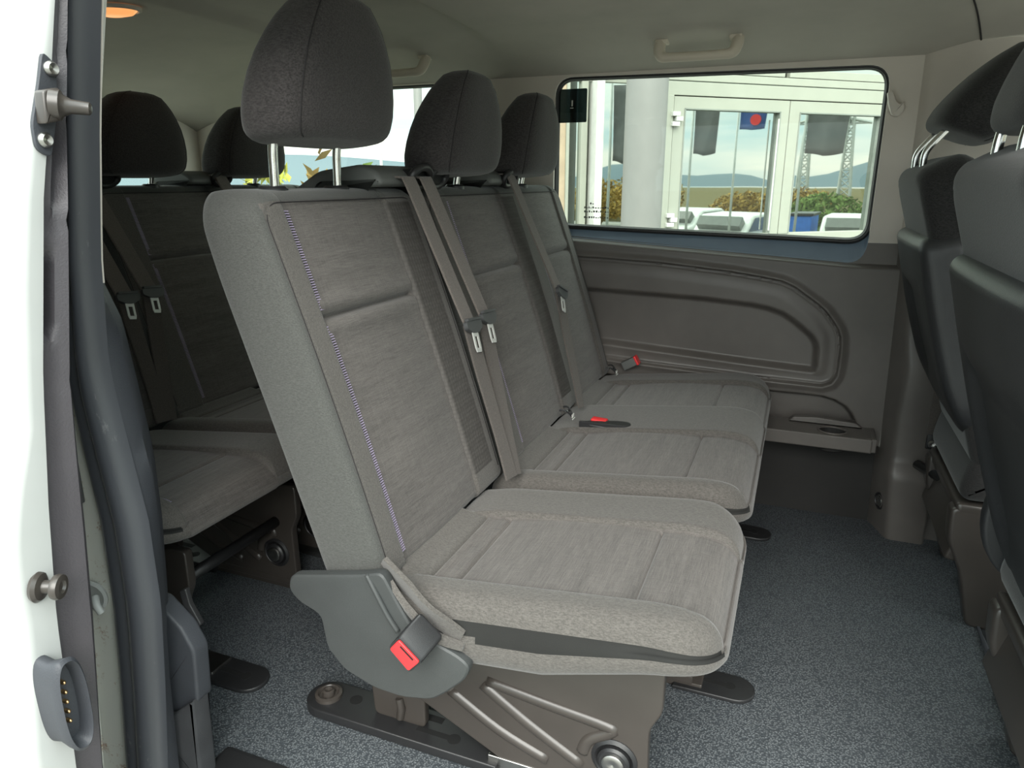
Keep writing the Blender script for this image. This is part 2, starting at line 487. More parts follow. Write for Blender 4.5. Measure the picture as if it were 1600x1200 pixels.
# ---- upholstered pad: a grid over a rounded rectangle, its edge rolled down into side rings
def pad(name, A, B, R, r, T, top, fmap, mats, matfn, parent, seams_a=(), seams_b=(), step=0.008, sidemat=1, rb=0.03, bulge=0.0, inset=0.0):
    def lines(L, seams):
        s = set(np.round(np.linspace(0, L, max(8, int(L / step))), 5))
        for k in (0.0005, 0.002, 0.005, 0.009, 0.014, 0.02, 0.028):
            if k < L / 2:
                s.add(round(k, 5)); s.add(round(L - k, 5))
        for q in seams:
            for k in (-0.006, -0.0035, -0.0015, 0, 0.0015, 0.0035, 0.006):
                s.add(round(q + k, 5))
        s = sorted(s)
        out = [s[0]]
        for q in s[1:]:
            if q - out[-1] > 0.0007: out.append(q)
        out[-1] = L
        return np.array(out)
    a = lines(A, seams_a); b = lines(B, seams_b)
    na, nb = len(a), len(b)
    GA, GB = np.meshgrid(a, b, indexing='ij')
    PA = GA.copy(); PB = GB.copy()
    Rf = R if isinstance(R, (list, tuple)) else (R, R, R, R)       # corners: a0b0, a1b0, a1b1, a0b1
    D = np.minimum(np.minimum(GA, A - GA), np.minimum(GB, B - GB))
    for ci, (ca, cb, sa, sb) in enumerate(((0, 0, 1, 1), (A, 0, -1, 1), (A, B, -1, -1), (0, B, 1, -1))):
        Rc = Rf[ci]
        if Rc <= 0: continue
        xa = (ca + sa * Rc - GA) * sa; xb = (cb + sb * Rc - GB) * sb
        msk = (xa > 0) & (xb > 0)
        u = np.clip(xa / Rc, 0, 1); v = np.clip(xb / Rc, 0, 1)
        u2 = u * np.sqrt(1 - v * v / 2); v2 = v * np.sqrt(1 - u * u / 2)
        PA = np.where(msk, ca + sa * Rc - sa * u2 * Rc, PA)
        PB = np.where(msk, cb + sb * Rc - sb * v2 * Rc, PB)
        D = np.where(msk, Rc - np.sqrt(u2 ** 2 + v2 ** 2) * Rc, D)
    D = np.maximum(D, 0)
    drop = np.where(D < r, r - np.sqrt(np.maximum(r * r - (r - D) ** 2, 0)), 0)
    Hh = top(PA, PB, D) - drop
    V = [fmap(PA[i, j], PB[i, j], Hh[i, j]) for i in range(na) for j in range(nb)]
    F = []; M = []
    for i in range(na - 1):
        for j in range(nb - 1):
            F.append((i * nb + j, (i + 1) * nb + j, (i + 1) * nb + j + 1, i * nb + j + 1))
            M.append(matfn((PA[i, j] + PA[i + 1, j + 1]) / 2, (PB[i, j] + PB[i + 1, j + 1]) / 2))
    loop = [(i, 0) for i in range(na)] + [(na - 1, j) for j in range(1, nb)] + [(i, nb - 1) for i in range(na - 2, -1, -1)] + [(0, j) for j in range(nb - 2, 0, -1)]
    idx = [i * nb + j for i, j in loop]
    nl = len(loop)
    pa = np.array([PA[i, j] for i, j in loop]); pb = np.array([PB[i, j] for i, j in loop]); ph = np.array([Hh[i, j] for i, j in loop])
    nax = np.roll(pb, -1) - np.roll(pb, 1); nbx = -(np.roll(pa, -1) - np.roll(pa, 1))
    ln = np.sqrt(nax ** 2 + nbx ** 2) + 1e-9; nax /= ln; nbx /= ln
    prev = idx
    ts = np.linspace(0, 1, 9)[1:]
    for k, t in enumerate(ts):
        dep = (T - r) * t
        off = bulge * math.sin(math.pi * t) - inset * t
        e = max(0, dep - (T - r - rb))
        if e > 0:
            off -= rb - math.sqrt(max(rb * rb - e * e, 0))
        base = len(V)
        for q in range(nl):
            hh = ph[q] * (1 - t) + (-T) * t
            V.append(fmap(pa[q] + nax[q] * off, pb[q] + nbx[q] * off, hh))
        cur = list(range(base, base + nl))
        for q in range(nl):
            q2 = (q + 1) % nl
            F.append((prev[q], cur[q], cur[q2], prev[q2]))
            sm = sidemat(k, pa[q], pb[q], nax[q], nbx[q]) if callable(sidemat) else sidemat
            M.append(sm)
        prev = cur
    F.append(tuple(prev)); M.append(sidemat if not callable(sidemat) else 1)
    o = fix_normals(mesh(name, V, F, mats, parent, True, M))
    o['_d'] = 1
    del o['_d']
    return o

def gauss(x, w):
    return np.exp(-(x / w) ** 2)

# ------------------------------------------------------------------ seats (coordinates of the middle row)
LEAN = math.radians(18.5)
UPV = Vector((-math.sin(LEAN), 0, math.cos(LEAN)))
NRM = Vector((math.cos(LEAN), 0, math.sin(LEAN)))
B0 = Vector((-0.565, 0, 0.345))
BL = 0.655

def back_pt(s, y, h):
    p = B0 + UPV * s + NRM * h
    k = max(0.0, min(1.0, (s - (BL - 0.14)) / 0.14))
    return (p.x, y, p.z - (0.29 * k * k * h if h < -0.015 else 0.29 * k * k * h * max(0, -h) / 0.015))

def cush_z(x):
    t = (x + 0.52) / 0.42
    return 0.345 + 0.045 * max(-0.3, min(t, 1.0)) - (0.02 * max(0, (x + 0.16) / 0.12) ** 2 if x > -0.16 else 0)

def make_backrest(root, y0, y1, inserts):
    Wd = y1 - y0
    ins = [(a - y0, b - y0) for a, b in inserts]
    cross = 0.445
    seams = [q for p in ins for q in p]
    def top(s, b, d):
        h = np.zeros_like(s)
        for (p, q) in ins:
            inside = smoothstep((b - p + 0.004) / 0.012) * smoothstep((q - b + 0.004) / 0.012)
            mid = (p + q) / 2
            h = h + inside * (-0.008 + 0.005 * np.sin(np.pi * np.clip((b - p) / (q - p), 0, 1)))
            h = h - 0.013 * gauss(s - cross, 0.0055) * inside + 0.004 * gauss(s - cross - 0.02, 0.012) * inside + 0.004 * gauss(s - cross + 0.02, 0.012) * inside
            for e in (p, q):
                h = h - 0.0055 * gauss(b - e, 0.0030)
        # bolsters swell a little between seams and edges, and the lower back leans in
        h = h + 0.010 * np.sin(np.pi * np.clip(s / BL, 0, 1)) * 0.6
        h = h - 0.0022 * gauss(d - 0.019, 0.0018)
        return h
    def matfn(s, b):
        if b < 0.018 or b > Wd - 0.018 or s > BL - 0.018: return 2
        for (p, q) in ins:
            if p <= b <= q: return 0
        if b > ins[0][1] and b < ins[0][1] + 0.09 and s < BL - 0.03 and s > 0.05:
            return 3
        return 1
    def side(k, pa, pb, na_, nb_):
        return 2
    o = pad('backrest', BL, Wd, (0.02, 0.05, 0.05, 0.02), 0.020, 0.122, top,
            lambda s, b, h: back_pt(s, y0 + b, h), ['linen', 'twill', 'side', 'honey'], matfn, root,
            seams_a=(cross,), seams_b=seams, sidemat=side, rb=0.014, bulge=0.004, inset=0.0)
    # dark piping round the front face
    mb = MB(); N = 20
    pts = []
    e = 0.019; R = 0.04
    outline = [(0.03, e), (BL - e - R, e)] + [(BL - e - R + R * math.sin(t * math.pi / 2 / 6), e + R - R * math.cos(t * math.pi / 2 / 6)) for t in range(1, 7)]
    outline += [(BL - e, e + R + (Wd - 2 * e - 2 * R) * k / 14) for k in range(1, 15)]
    outline += [(BL - e - R + R * math.cos(t * math.pi / 2 / 6), Wd - e - R + R * math.sin(t * math.pi / 2 / 6)) for t in range(1, 7)]
    outline += [(0.03, Wd - e)]
    full = []
    for i in range(len(outline) - 1):
        (a1, b1), (a2, b2) = outline[i], outline[i + 1]
        n = max(1, int(math.hypot(a2 - a1, b2 - b1) / 0.03))
        for k in range(n):
            full.append((a1 + (a2 - a1) * k / n, b1 + (b2 - b1) * k / n))
    full.append(outline[-1])
    mb.tube([back_pt(s, y0 + b, 0.006 * math.sin(math.pi * s / BL) - 0.0016) for s, b in full], 0.0013, 0, 5)
    mb.build('piping', 'piping', o, True)
    # lilac ladder stitch along the near seam of each insert
    mb = MB()
    for (p, q) in ins[:1] if Wd < 0.6 else ins:
        s = 0.03
        while s < BL - 0.03:
            if abs(s - cross) > 0.012:
                c = back_pt(s, y0 + p + 0.006, 0.006 * math.sin(math.pi * s / BL) - 0.0062)
                d = UPV * 0.0009
                c = Vector(c); y = Vector((0, 0.0052, 0)); nn = NRM * 0.0008
                y1_ = Vector((0, 0.0058, 0)) + NRM * -0.0006
                vs = [c - y1_ - d, c + y1_ - d, c + y1_ + d, c - y1_ + d]
                vs += [v + nn * 2 for v in vs]
                mb.add([v[:] for v in vs], [(0, 1, 2, 3), (4, 5, 6, 7), (0, 1, 5, 4), (1, 2, 6, 5), (2, 3, 7, 6), (3, 0, 4, 7)])
            s += 0.0042
    mb.build('stitching', 'lilac', o, False, 'lilac ladder stitching', 'stuff')
    return o

CX0 = -0.600; CA = 0.558
def make_cushion(root, y0, y1, inserts):
    Wd = y1 - y0
    ins = [(a - y0, b - y0) for a, b in inserts]
    ga = [-0.520 - CX0, -0.470 - CX0, -0.178 - CX0]
    seams = [q for p in ins for q in p]
    def top(a, b, d):
        h = np.zeros_like(a)
        allin = np.zeros_like(a)
        fr = smoothstep((a - ga[0]) / 0.02)
        for (p, q) in ins:
            inside = smoothstep((b - p + 0.004) / 0.010) * smoothstep((q - b + 0.004) / 0.010)
            allin = np.maximum(allin, inside)
            h = h - 0.006 * inside * fr
            for g, dd in zip(ga, (0.009, 0.007, 0.009)):
                h = h - dd * gauss(a - g, 0.0035) * inside
            for e in (p, q):
                h = h - 0.0055 * gauss(b - e, 0.0030) * fr
            h = h + 0.006 * inside * np.sin(np.pi * np.clip((a - ga[1]) / (ga[2] - ga[1]), 0, 1))
        h = h + 0.020 * (1 - smoothstep((a - 0.00) / 0.075)) * allin     # rear roll
        h = h + 0.008 * (1 - allin) * smoothstep(a / 0.1)
        return h
    def matfn(a, b):
        for (p, q) in ins:
            if p <= b <= q and a >= ga[0]: return 0
        return 1
    def fm(a, b, h):
        x = CX0 + a
        z = cush_z(x) + h
        return (x + 0.02 * max(0, -h) * 0.3, y0 + b, z + (0.05 * max(0, (x + 0.30)) / 0.25 * max(0, -h) / 0.115 if h < -0.04 else 0))
    def side(k, pa, pb, na_, nb_):
        if nb_ < -0.35 and k <= 2 and pa > 0.150 + 0.020 * k and y0 < 1.0: return 3
        if nb_ < -0.35 and k <= 2 and pa > 0.40: return 3
        if na_ > 0.75 and k < 5:
            for (p, q) in ins:
                if p <= pb <= q: return 0
        return 2 if nb_ < -0.3 or nb_ > 0.3 else 1
    o = pad('cushion', CA, Wd, (0.03, 0.075, 0.075, 0.03), 0.036, 0.120, top, fm,
            ['linen', 'twill', 'twill', 'band'], matfn, root, seams_a=ga, seams_b=seams, sidemat=side, rb=0.030, bulge=0.008, inset=0.004)
    mb = MB()
    for (p, q) in ins[:1] if Wd < 0.6 else ins:
        x = -0.50
        while x < -0.085:
            if abs(x + 0.178) > 0.006:
                z = cush_z(x) - 0.0035 + 0.006 * math.sin(math.pi * max(0, min(1, (x - CX0 - ga[1]) / (ga[2] - ga[1])))) * 0.3
                c = Vector((x, y0 + p + 0.005, z)); d = Vector((0.0009, 0, 0.0001)); y = Vector((0, 0.0045, -0.0005)); n = Vector((0, 0, 0.0012))
                vs = [c - y - d, c + y - d, c + y + d, c - y + d]; vs += [v + n for v in vs]
                mb.add([v[:] for v in vs], [(0, 1, 2, 3), (4, 5, 6, 7), (0, 1, 5, 4), (1, 2, 6, 5), (2, 3, 7, 6), (3, 0, 4, 7)])
            x += 0.0042
    mb.build('stitching', 'lilac', o, False, 'lilac ladder stitching', 'stuff')
    return o

def headrest(root, cx_bot, cx_top, yc, z0, hgt, post_x, post_z, fab='headfab', tilt=0.0, dep=1.0, wid=1.0, posts=True):
    st = [(0.0, .044, .112), (.012, .057, .127), (.04, .066, .145), (.10, .072, .153), (.2, .075, .156), (.32, .074, .154), (.45, .071, .147),
          (.58, .066, .136), (.70, .059, .121), (.80, .052, .105), (.88, .044, .088), (.94, .038, .072), (.975, .026, .051), (.994, .012, .026), (1.0, .0004, .0008)]
    zs = np.linspace(0, 1, 40) ** 1.0
    zs = sorted(set(list(np.round(np.linspace(0, 1, 34), 4)) + [.006, .012, .02, .96, .975, .985, .994, .998]))
    T = [s[0] for s in st]
    n = 72
    V = []; F = []
    for t in zs:
        a = np.interp(t, T, [s[1] for s in st]) * dep; b = np.interp(t, T, [s[2] for s in st]) * wid
        cx = cx_bot + (cx_top - cx_bot) * t ** 1.3
        z = z0 + hgt * t
        e = 3.3
        for k in range(n):
            th = 2 * math.pi * k / n
            c, s = math.cos(th), math.sin(th)
            x = abs(c) ** (2 / e) * (1 if c > 0 else -1) * a
            y = abs(s) ** (2 / e) * (1 if s > 0 else -1) * b
            # seams: groove where the front panel meets the sides
            g = 1.0
            for th0 in (math.radians(52), math.radians(308)):
                g -= 0.020 * math.exp(-((th - th0) / 0.045) ** 2)
            px, pz = cx + x * g - cx_bot, z + 0.012 * (x / 0.067) * (1 - t) * 0.5 - z0
            V.append((cx_bot + px * math.cos(tilt) + pz * math.sin(tilt), yc + y * g, z0 - px * math.sin(tilt) + pz * math.cos(tilt)))
    m = len(zs)
    for i in range(m - 1):
        for k in range(n):
            k2 = (k + 1) % n
            F.append((i * n + k, i * n + k2, (i + 1) * n + k2, (i + 1) * n + k))
    F.append(tuple(range(n))); F.append(tuple((m - 1) * n + k for k in range(n)))
    o = fix_normals(mesh('headrest', V, F, fab, root))
    for th0 in (52, 308):                      # stitched seam between front panel and side
        k = round(th0 / 360 * n) % n
        line = [Vector(V[i * n + k]) for i in range(2, m - 2)]
        cc = Vector((cx_bot, yc, z0 + hgt * 0.4))
        mb = MB(); mb.tube([p + (Vector((p.x - cc.x, p.y - cc.y, 0)).normalized() * 0.0004) for p in line], 0.0012, 0, 5)
        mb.build('headrest_seam', 'piping', o, True)
    if posts:
        for s in (-1, 1):
            mb = MB()
            y = yc - 0.005 + s * 0.0875
            mb.tube(spline([(post_x - 0.01, y, post_z - 0.03), (post_x, y, post_z + 0.01), (post_x + 0.003, y, z0 - 0.01), (post_x + 0.012, y, z0 + 0.03)], 6), 0.0078, 0, 16)
            smooth_angle(mb.build('post', 'chrome', o, True, 'polished metal headrest post'))
            for k in range(3):
                nb = MB()
    return o

def sleeve(root, x, y, z, r=0.024):
    mb = MB()
    mb.lathe((x, y, z - 0.030), (0, 0, 1), [(r, 0), (r, 0.008), (r - 0.004, 0.012), (0.009, 0.012), (0.009, 0.006)], 0, 24)
    return smooth_angle(mb.build('post_sleeve', 'plastic_dark', root, True), 40)

def ribbon(mb, pts, w, th=0.0018, wd=(0, 1, 0), mi=0, n=8):
    P = spline(pts, n)
    ws = [w] * len(P) if not isinstance(w, (list, tuple)) else np.interp(np.linspace(0, 1, len(P)), np.linspace(0, 1, len(w)), w)
    V = []; F = []
    for i, p in enumerate(P):
        d = (P[min(i + 1, len(P) - 1)] - P[max(i - 1, 0)]).normalized()
        a = Vector(wd); a = (a - d * a.dot(d)).normalized()
        nn = d.cross(a).normalized()
        for (s, t) in ((-1, -1), (-0.92, 1), (0.92, 1), (1, -1)):
            V.append((p + a * s * ws[i] / 2 + nn * t * th)[:])
    for i in range(len(P) - 1):
        for k in range(4):
            k2 = (k + 1) % 4
            F.append((i * 4 + k, i * 4 + k2, (i + 1) * 4 + k2, (i + 1) * 4 + k))
    F.append((0, 1, 2, 3)); m = (len(P) - 1) * 4; F.append((m, m + 1, m + 2, m + 3))
    mb.add(V, F, mi)

def seat_belt(root, topp, mid, low, tang, w_low=0.042):
    """webbing from the guide at the top of the backrest to the lap anchor, with its tongue"""
    t = Vector(topp); m_ = Vector(mid); l = Vector(low)
    mb = MB()
    ribbon(mb, [t + Vector((-0.035, -0.005, 0.012)), t + Vector((-0.012, -0.002, 0.012)), t, t + (m_ - t) * 0.35, t + (m_ - t) * 0.7, m_], 0.050)
    o = smooth_angle(mb.build('seat_belt', 'belt', root, True), 50)
    mb = MB()
    ribbon(mb, [m_, m_ + (l - m_) * 0.3 + NRM * -0.002, m_ + (l - m_) * 0.7, l], [0.047, 0.043, 0.038, w_low], 0.0018, (0.15, 1, 0.1))
    smooth_angle(mb.build('lap_webbing', 'beltdark', o, True), 50)
    # tongue: plastic bridge and slotted steel blade
    q = Matrix.Rotation(tang, 3, NRM)
    ax_y = q @ Vector((0, 1, 0)); ax_d = q @ (-UPV)
    c = m_ + NRM * 0.006
    def fr(u, v, w): return (c + ax_y * u + ax_d * v + NRM * w)[:]
    mb = MB()
    def fprism(poly, w0, w1, mi=0):
        n = len(poly)
        vs = [fr(u, v, w0) for u, v in poly] + [fr(u, v, w1) for u, v in poly]
        fs = [tuple(range(n)), tuple(range(n, 2 * n))] + [(i, (i + 1) % n, n + (i + 1) % n, n + i) for i in range(n)]
        mb.add(vs, fs, mi)
    fprism(round_poly([(-0.034, -0.004), (0.034, -0.010), (0.034, 0.008), (0.012, 0.020), (-0.012, 0.020), (-0.034, 0.012)], 0.006, 3), -0.004, 0.006)
    fprism(round_poly([(-0.030, -0.010), (0.030, -0.014), (0.030, -0.009), (-0.030, -0.004)], 0.002, 2), 0.000, 0.009)
    tb = smooth_angle(mb.build('tongue', 'plastic', o), 40)
    mb = MB()
    w, h0, h1, sl = 0.0125, 0.018, 0.062, 0.006
    fprism([(-w, h0), (w, h0), (w, 0.028), (-w, 0.028)], 0, 0.0024)
    fprism([(-w, 0.028), (-sl, 0.028), (-sl, h1 - 0.009), (-w, h1 - 0.009)], 0, 0.0024)
    fprism([(sl, 0.028), (w, 0.028), (w, h1 - 0.009), (sl, h1 - 0.009)], 0, 0.0024)
    fprism([(-w, h1 - 0.009), (w, h1 - 0.009), (w - 0.003, h1), (-w + 0.003, h1)], 0, 0.0024)
    mb.build('tongue_blade', 'bladesteel', o, False, 'slotted bright metal belt tongue blade')
    return o

def belt_tower(root, y0, y1, guides, lx=0.07):
    mb = MB()
    # rounded housing rising behind the backrest top
    prof = round_poly([(-0.97, 0.80), (-0.97, 0.960), (-0.90, 1.000), (-0.80, 1.012), (-0.765, 0.998), (-0.752, 0.974), (-0.78, 0.968), (-0.900, 0.968), (-0.905, 0.80)], 0.014, 4)
    mb.prism(prof, 1, y0, y1, 0, 0.012)
    o = smooth_angle(mb.build('belt_tower', 'tower', root, True), 40)
    for g in guides:
        mb = MB()
        c = Vector((-0.762, g, 0.988))
        ring = []
        for k in range(25):
            th = 2 * math.pi * k / 24
            ring.append(c + Vector((0.010 + 0.012 * math.sin(th) * 0.9, 0.037 * math.cos(th), 0.020 * math.sin(th))))
        mb.tube(ring, 0.0085, 0, 10, False)
        mb.prism(round_poly([(g - 0.035, 0.974), (g + 0.035, 0.974), (g + 0.035, 1.004), (g - 0.035, 1.004)], 0.01, 4), 0, -0.775, -0.755, 1)
        smooth_angle(mb.build('belt_guide', ['plastic_dark', 'holeshade'], o, True, 'glossy dark plastic belt guide'), 50)
    return o

def isofix(root, y):
    p = Vector((-0.538, y, 0.392))
    mb = MB()
    pts = [p + Vector((-0.01, -0.022, 0.010)), p + Vector((0.008, -0.020, 0.012)), p + Vector((0.024, -0.010, -0.002)), p + Vector((0.030, 0.000, -0.014)), p + Vector((0.024, 0.010, -0.002)), p + Vector((0.008, 0.020, 0.012)), p + Vector((-0.01, 0.022, 0.010))]
    mb.tube(spline([p + (Vector(q) - p) * 0.75 for q in pts], 5), 0.0026, 0, 8)
    f = smooth_angle(mb.build('anchor_trim', 'plastic_dark', root, True, 'small black anchor point surround'), 50)
    mb = MB()
    mb.tube([p + Vector((0.006, -0.012, 0.004)), p + Vector((0.012, 0.012, 0.0))], 0.003, 0, 8)
    mb.build('anchor_bar', 'chrome', f, True)
    mb = MB()
    for k in range(3):
        mb.box((p.x + 0.024, y - 0.008 + k * 0.006, p.z - 0.012), (p.x + 0.026, y - 0.004 + k * 0.006, p.z - 0.003), 0)
    mb.box((p.x + 0.026, y - 0.010, p.z - 0.017), (p.x + 0.028, y + 0.010, p.z - 0.0145), 0)
    mb.build('anchor_label', 'labelwhite', f, False)

def buckle(root, quad, y0, y1, dx, dz, name='buckle', lab='black belt buckle with red release button'):
    """quad: four (x,z) corners of the press end"""
    mb = MB()
    q1 = [(x + dx, z + dz) for x, z in quad]
    cx = sum(p[0] for p in quad) / 4; cz = sum(p[1] for p in quad) / 4
    big = [(cx + (x - cx) * 1.08, cz + (z - cz) * 1.08) for x, z in quad]
    big = round_poly(big, 0.006, 3)
    n = len(big)
    lv = [(0, 0, 0.97), (0.12, 0.06, 1.0), (0.9, 0.95, 1.0), (1.0, 1.0, 0.92)]
    V = []; F = []
    for ty, tt, sc in lv:
        for x, z in big:
            V.append((cx + (x - cx) * sc + dx * tt, y0 + (y1 - y0) * ty, cz + (z - cz) * sc + dz * tt))
    for i in range(len(lv) - 1):
        for k in range(n):
            F.append((i * n + k, i * n + (k + 1) % n, (i + 1) * n + (k + 1) % n, (i + 1) * n + k))
    F.append(tuple(range(n))); F.append(tuple((len(lv) - 1) * n + k for k in range(n)))
    mb.add(V, F)
    o = smooth_angle(mb.build(name, 'plastic_dark', root, True, lab), 40)
    mb = MB()
    small = [(cx + (x - cx) * 0.92, cz + (z - cz) * 0.92) for x, z in quad]
    mb.prism(round_poly(small, 0.004, 3), 1, y0 - 0.003, y0 + 0.004, 0, 0.0015)
    smooth_angle(mb.build('release_button', 'red', o, False, 'bright red release button'), 30)
    mb = MB()
    a, b2 = Vector(small[0]), Vector(small[1]); c2 = Vector((cx, cz))
    u = (b2 - a).normalized(); mid = (a + b2) / 2; inn = (c2 - mid).normalized()
    s0 = mid - u * 0.014 + inn * 0.004; s1 = mid + u * 0.014 + inn * 0.004
    mb.prism([tuple(s0), tuple(s1), tuple(s1 + inn * 0.003), tuple(s0 + inn * 0.003)], 1, y0 - 0.0036, y0 - 0.001)
    mb.build('button_slot', 'holeshade', o)  # black strip painted as the dark of the slot
    return o

FZ = -0.07
def foot_plate(root, x0, x1, yc, w, name='floor_foot'):
    mb = MB()
    pts = [(x0, yc - w / 2), (x1 - w / 2, yc - w / 2)] + [(x1 - w / 2 + w / 2 * math.sin(t * math.pi / 12), yc - w / 2 * math.cos(t * math.pi / 12)) for t in range(1, 12)] + [(x1 - w / 2, yc + w / 2), (x0, yc + w / 2)]
    mb.prism(pts, 2, FZ + 0.0005, FZ + 0.010, 0, 0.003)
    o = smooth_angle(mb.build(name, 'plastic_dark', root, True, 'flat dark rail foot with a keyhole slot'), 40)
    mb = MB()
    xx = x1 - w * 0.62
    mb.cyl((xx, yc, FZ + 0.0085), (xx, yc, FZ + 0.0108), 0.011, 0, 20)
    mb.box((x0 + 0.04, yc - 0.006, FZ + 0.0085), (xx, yc + 0.006, FZ + 0.0107), 0)
    mb.build('keyhole', 'holeshade', o)  # solid black shapes laid on the plate as the hole's darkness
    return o

def pedestal(root, yn, yf, detailed):
    """pressed-steel side brackets and floor rails of one seat module"""
    for si, yy in enumerate((yn, yf)):
        out = [(-0.645, 0.20), (-0.13, 0.235), (-0.13, 0.150), (-0.150, 0.110), (-0.147, -0.030), (-0.165, -0.052), (-0.30, -0.054), (-0.405, -0.045), (-0.59, 0.045), (-0.665, 0.075)]
        mb = MB()
        mb.prism(round_poly(out, 0.012, 3), 1, yy, yy + 0.022, 0, 0.004)
        o = smooth_angle(mb.build('side_bracket', 'steelpaint', root, True, 'pressed brown-black steel side bracket'), 40)
        if not detailed and si == 1: continue
        if True:
            y = yy - 0.001
            for pl in ([(-0.450, 0.112), (-0.36, 0.055), (-0.262, 0.002)], [(-0.515, 0.080), (-0.42, 0.025), (-0.325, -0.010)],
                       [(-0.440, 0.122), (-0.33, 0.108), (-0.222, 0.096), (-0.215, 0.085), (-0.250, 0.060), (-0.262, 0.030)],
                       [(-0.515, 0.080), (-0.53, 0.100), (-0.60, 0.110)]):
                mb = MB()
                mb.tube(spline([(a, y + 0.007, b) for a, b in pl], 5), 0.0125, 0, 14, True)
                mb.build('pressed_rib', 'steelpaint', o, True)
        mb = MB()
        c = (-0.205, yy, 0.035)
        mb.lathe((-0.205, yy + 0.004, 0.035), (0, -1, 0), [(0.040, 0), (0.040, 0.006), (0.034, 0.010), (0.030, 0.006), (0.028, 0.004), (0.028, 0.012), (0.024, 0.016), (0.0001, 0.016)], 0, 28)
        p = smooth_angle(mb.build('pivot_boss', 'plastic_dark', o, True), 40)
        mb = MB()
        mb.lathe((-0.205, yy - 0.010, 0.035), (0, -1, 0), [(0.019, 0), (0.019, 0.005), (0.016, 0.007), (0.006, 0.006), (0.0001, 0.004)], 0, 24)
        smooth_angle(mb.build('bolt', 'steel', o, True, 'silver pivot bolt'), 40)
    # cross tubes tie the two brackets together
    for xx in (-0.20, -0.56):
        mb = MB()
        mb.tube([(xx, yn + 0.01, 0.125), (xx, yf + 0.01, 0.125)], 0.014, 0, 14)
        mb.build('cross_tube', 'plastic_dark', root, True)  # steel tubes coloured black to carry the shade under the seat
    mb = MB()
    mb.box((-0.58, yn + 0.02, 0.205), (-0.30, yf + 0.02, 0.232), 0, None, None, 0.01)
    mb.build('seat_pan', 'steelpaint', root, True)
    for si, yy in enumerate((yn, yf)):
        yc = yy + 0.032
        mb = MB()
        mb.prism([(-0.86 + 0.045 * (1 - math.sin(t * math.pi / 12)), yc - 0.045 * math.cos(t * math.pi / 12)) for t in range(0, 13)][::-1] + [(-0.42, yc - 0.045), (-0.42, yc + 0.045)], 2, FZ + 0.001, FZ + 0.022, 0, 0.004)
        o = smooth_angle(mb.build('rail_plate', 'plastic_dark', root, True, 'long dark floor rail plate with bolt and slots'), 40)
        mb = MB()
        mb.lathe((-0.815, yc, FZ + 0.021), (0, 0, 1), [(0.028, 0), (0.028, 0.008), (0.022, 0.010), (0.018, 0.004), (0.013, 0.004), (0.012, 0.014), (0.008, 0.016), (0.0001, 0.012)], 0, 24)
        smooth_angle(mb.build('bolt', 'steelpaint', o, True, 'dark recessed bolt'), 40)
        mb = MB()
        mb.cyl((-0.755, yc + 0.01, FZ + 0.0212), (-0.755, yc + 0.01, FZ + 0.0226), 0.013, 0, 20)
        mb.cyl((-0.52, yc - 0.012, FZ + 0.0212), (-0.52, yc - 0.012, FZ + 0.0226), 0.013, 0, 20)
        mb.box((-0.60, yc - 0.018, FZ + 0.0212), (-0.52, yc - 0.006, FZ + 0.0224), 0)
        mb.box((-0.70, yc + 0.014, FZ + 0.0212), (-0.56, yc + 0.03, FZ + 0.0224), 0)
        mb.build('slot', 'holeshade', o)  # black solids on the plate stand for shaded openings
        mb = MB()
        mb.box((-0.44, yc - 0.03, FZ + 0.001), (-0.10, yc + 0.03, FZ + 0.016), 0, None, None, 0.003)
        mb.box((-0.44, yc - 0.034, FZ + 0.016), (-0.12, yc - 0.026, FZ + 0.034), 0, None, None, 0.002)
        mb.build('rail', 'steel' if si == 0 else 'steelpaint', root, False, 'bright metal floor rail' if si == 0 else None)
        mb = MB()
        mb.prism(round_poly([(-0.70, FZ + 0.02), (-0.585, FZ + 0.02), (-0.585, 0.045), (-0.62, 0.085), (-0.655, 0.085), (-0.705, 0.02)], 0.012, 3), 1, yc - 0.006, yc + 0.012, 0, 0.004)
        mb.tube([(-0.64, yc - 0.008, FZ + 0.03), (-0.635, yc - 0.010, FZ + 0.055), (-0.64, yc - 0.008, FZ + 0.075)], 0.008, 0, 10)
        smooth_angle(mb.build('rear_bracket', 'steelpaint', root, True), 40)
        if detailed or si: foot_plate(root, -0.16, 0.022 - 0.015 * si, yc + (0.0 if si else -0.005), 0.082)
    return

def recliner_cover(root, y):
    out = [(-0.735, 0.348), (-0.60, 0.378), (-0.555, 0.392), (-0.535, 0.355), (-0.505, 0.305), (-0.47, 0.290), (-0.425, 0.276), (-0.405, 0.262),
           (-0.415, 0.235), (-0.450, 0.200), (-0.475, 0.180), (-0.530, 0.168), (-0.58, 0.170), (-0.64, 0.190), (-0.672, 0.225), (-0.680, 0.285), (-0.722, 0.300), (-0.742, 0.320)]
    mb = MB()
    mb.prism(round_poly(out, 0.012, 3), 1, y, y + 0.022, 0, 0.007)
    o = smooth_angle(mb.build('recliner_cover', 'plastic_blue', root, True, 'grey-blue grained plastic recliner cover'), 35)
    mb = MB()
    mb.tube(spline([(-0.583, y + 0.002, 0.382), (-0.565, y - 0.002, 0.355), (-0.545, y - 0.003, 0.320), (-0.528, y - 0.003, 0.296)], 5), 0.0045, 0, 10, True, 0.8)
    mb.build('moulded_ridge', 'plastic_blue', o, True)
    return o

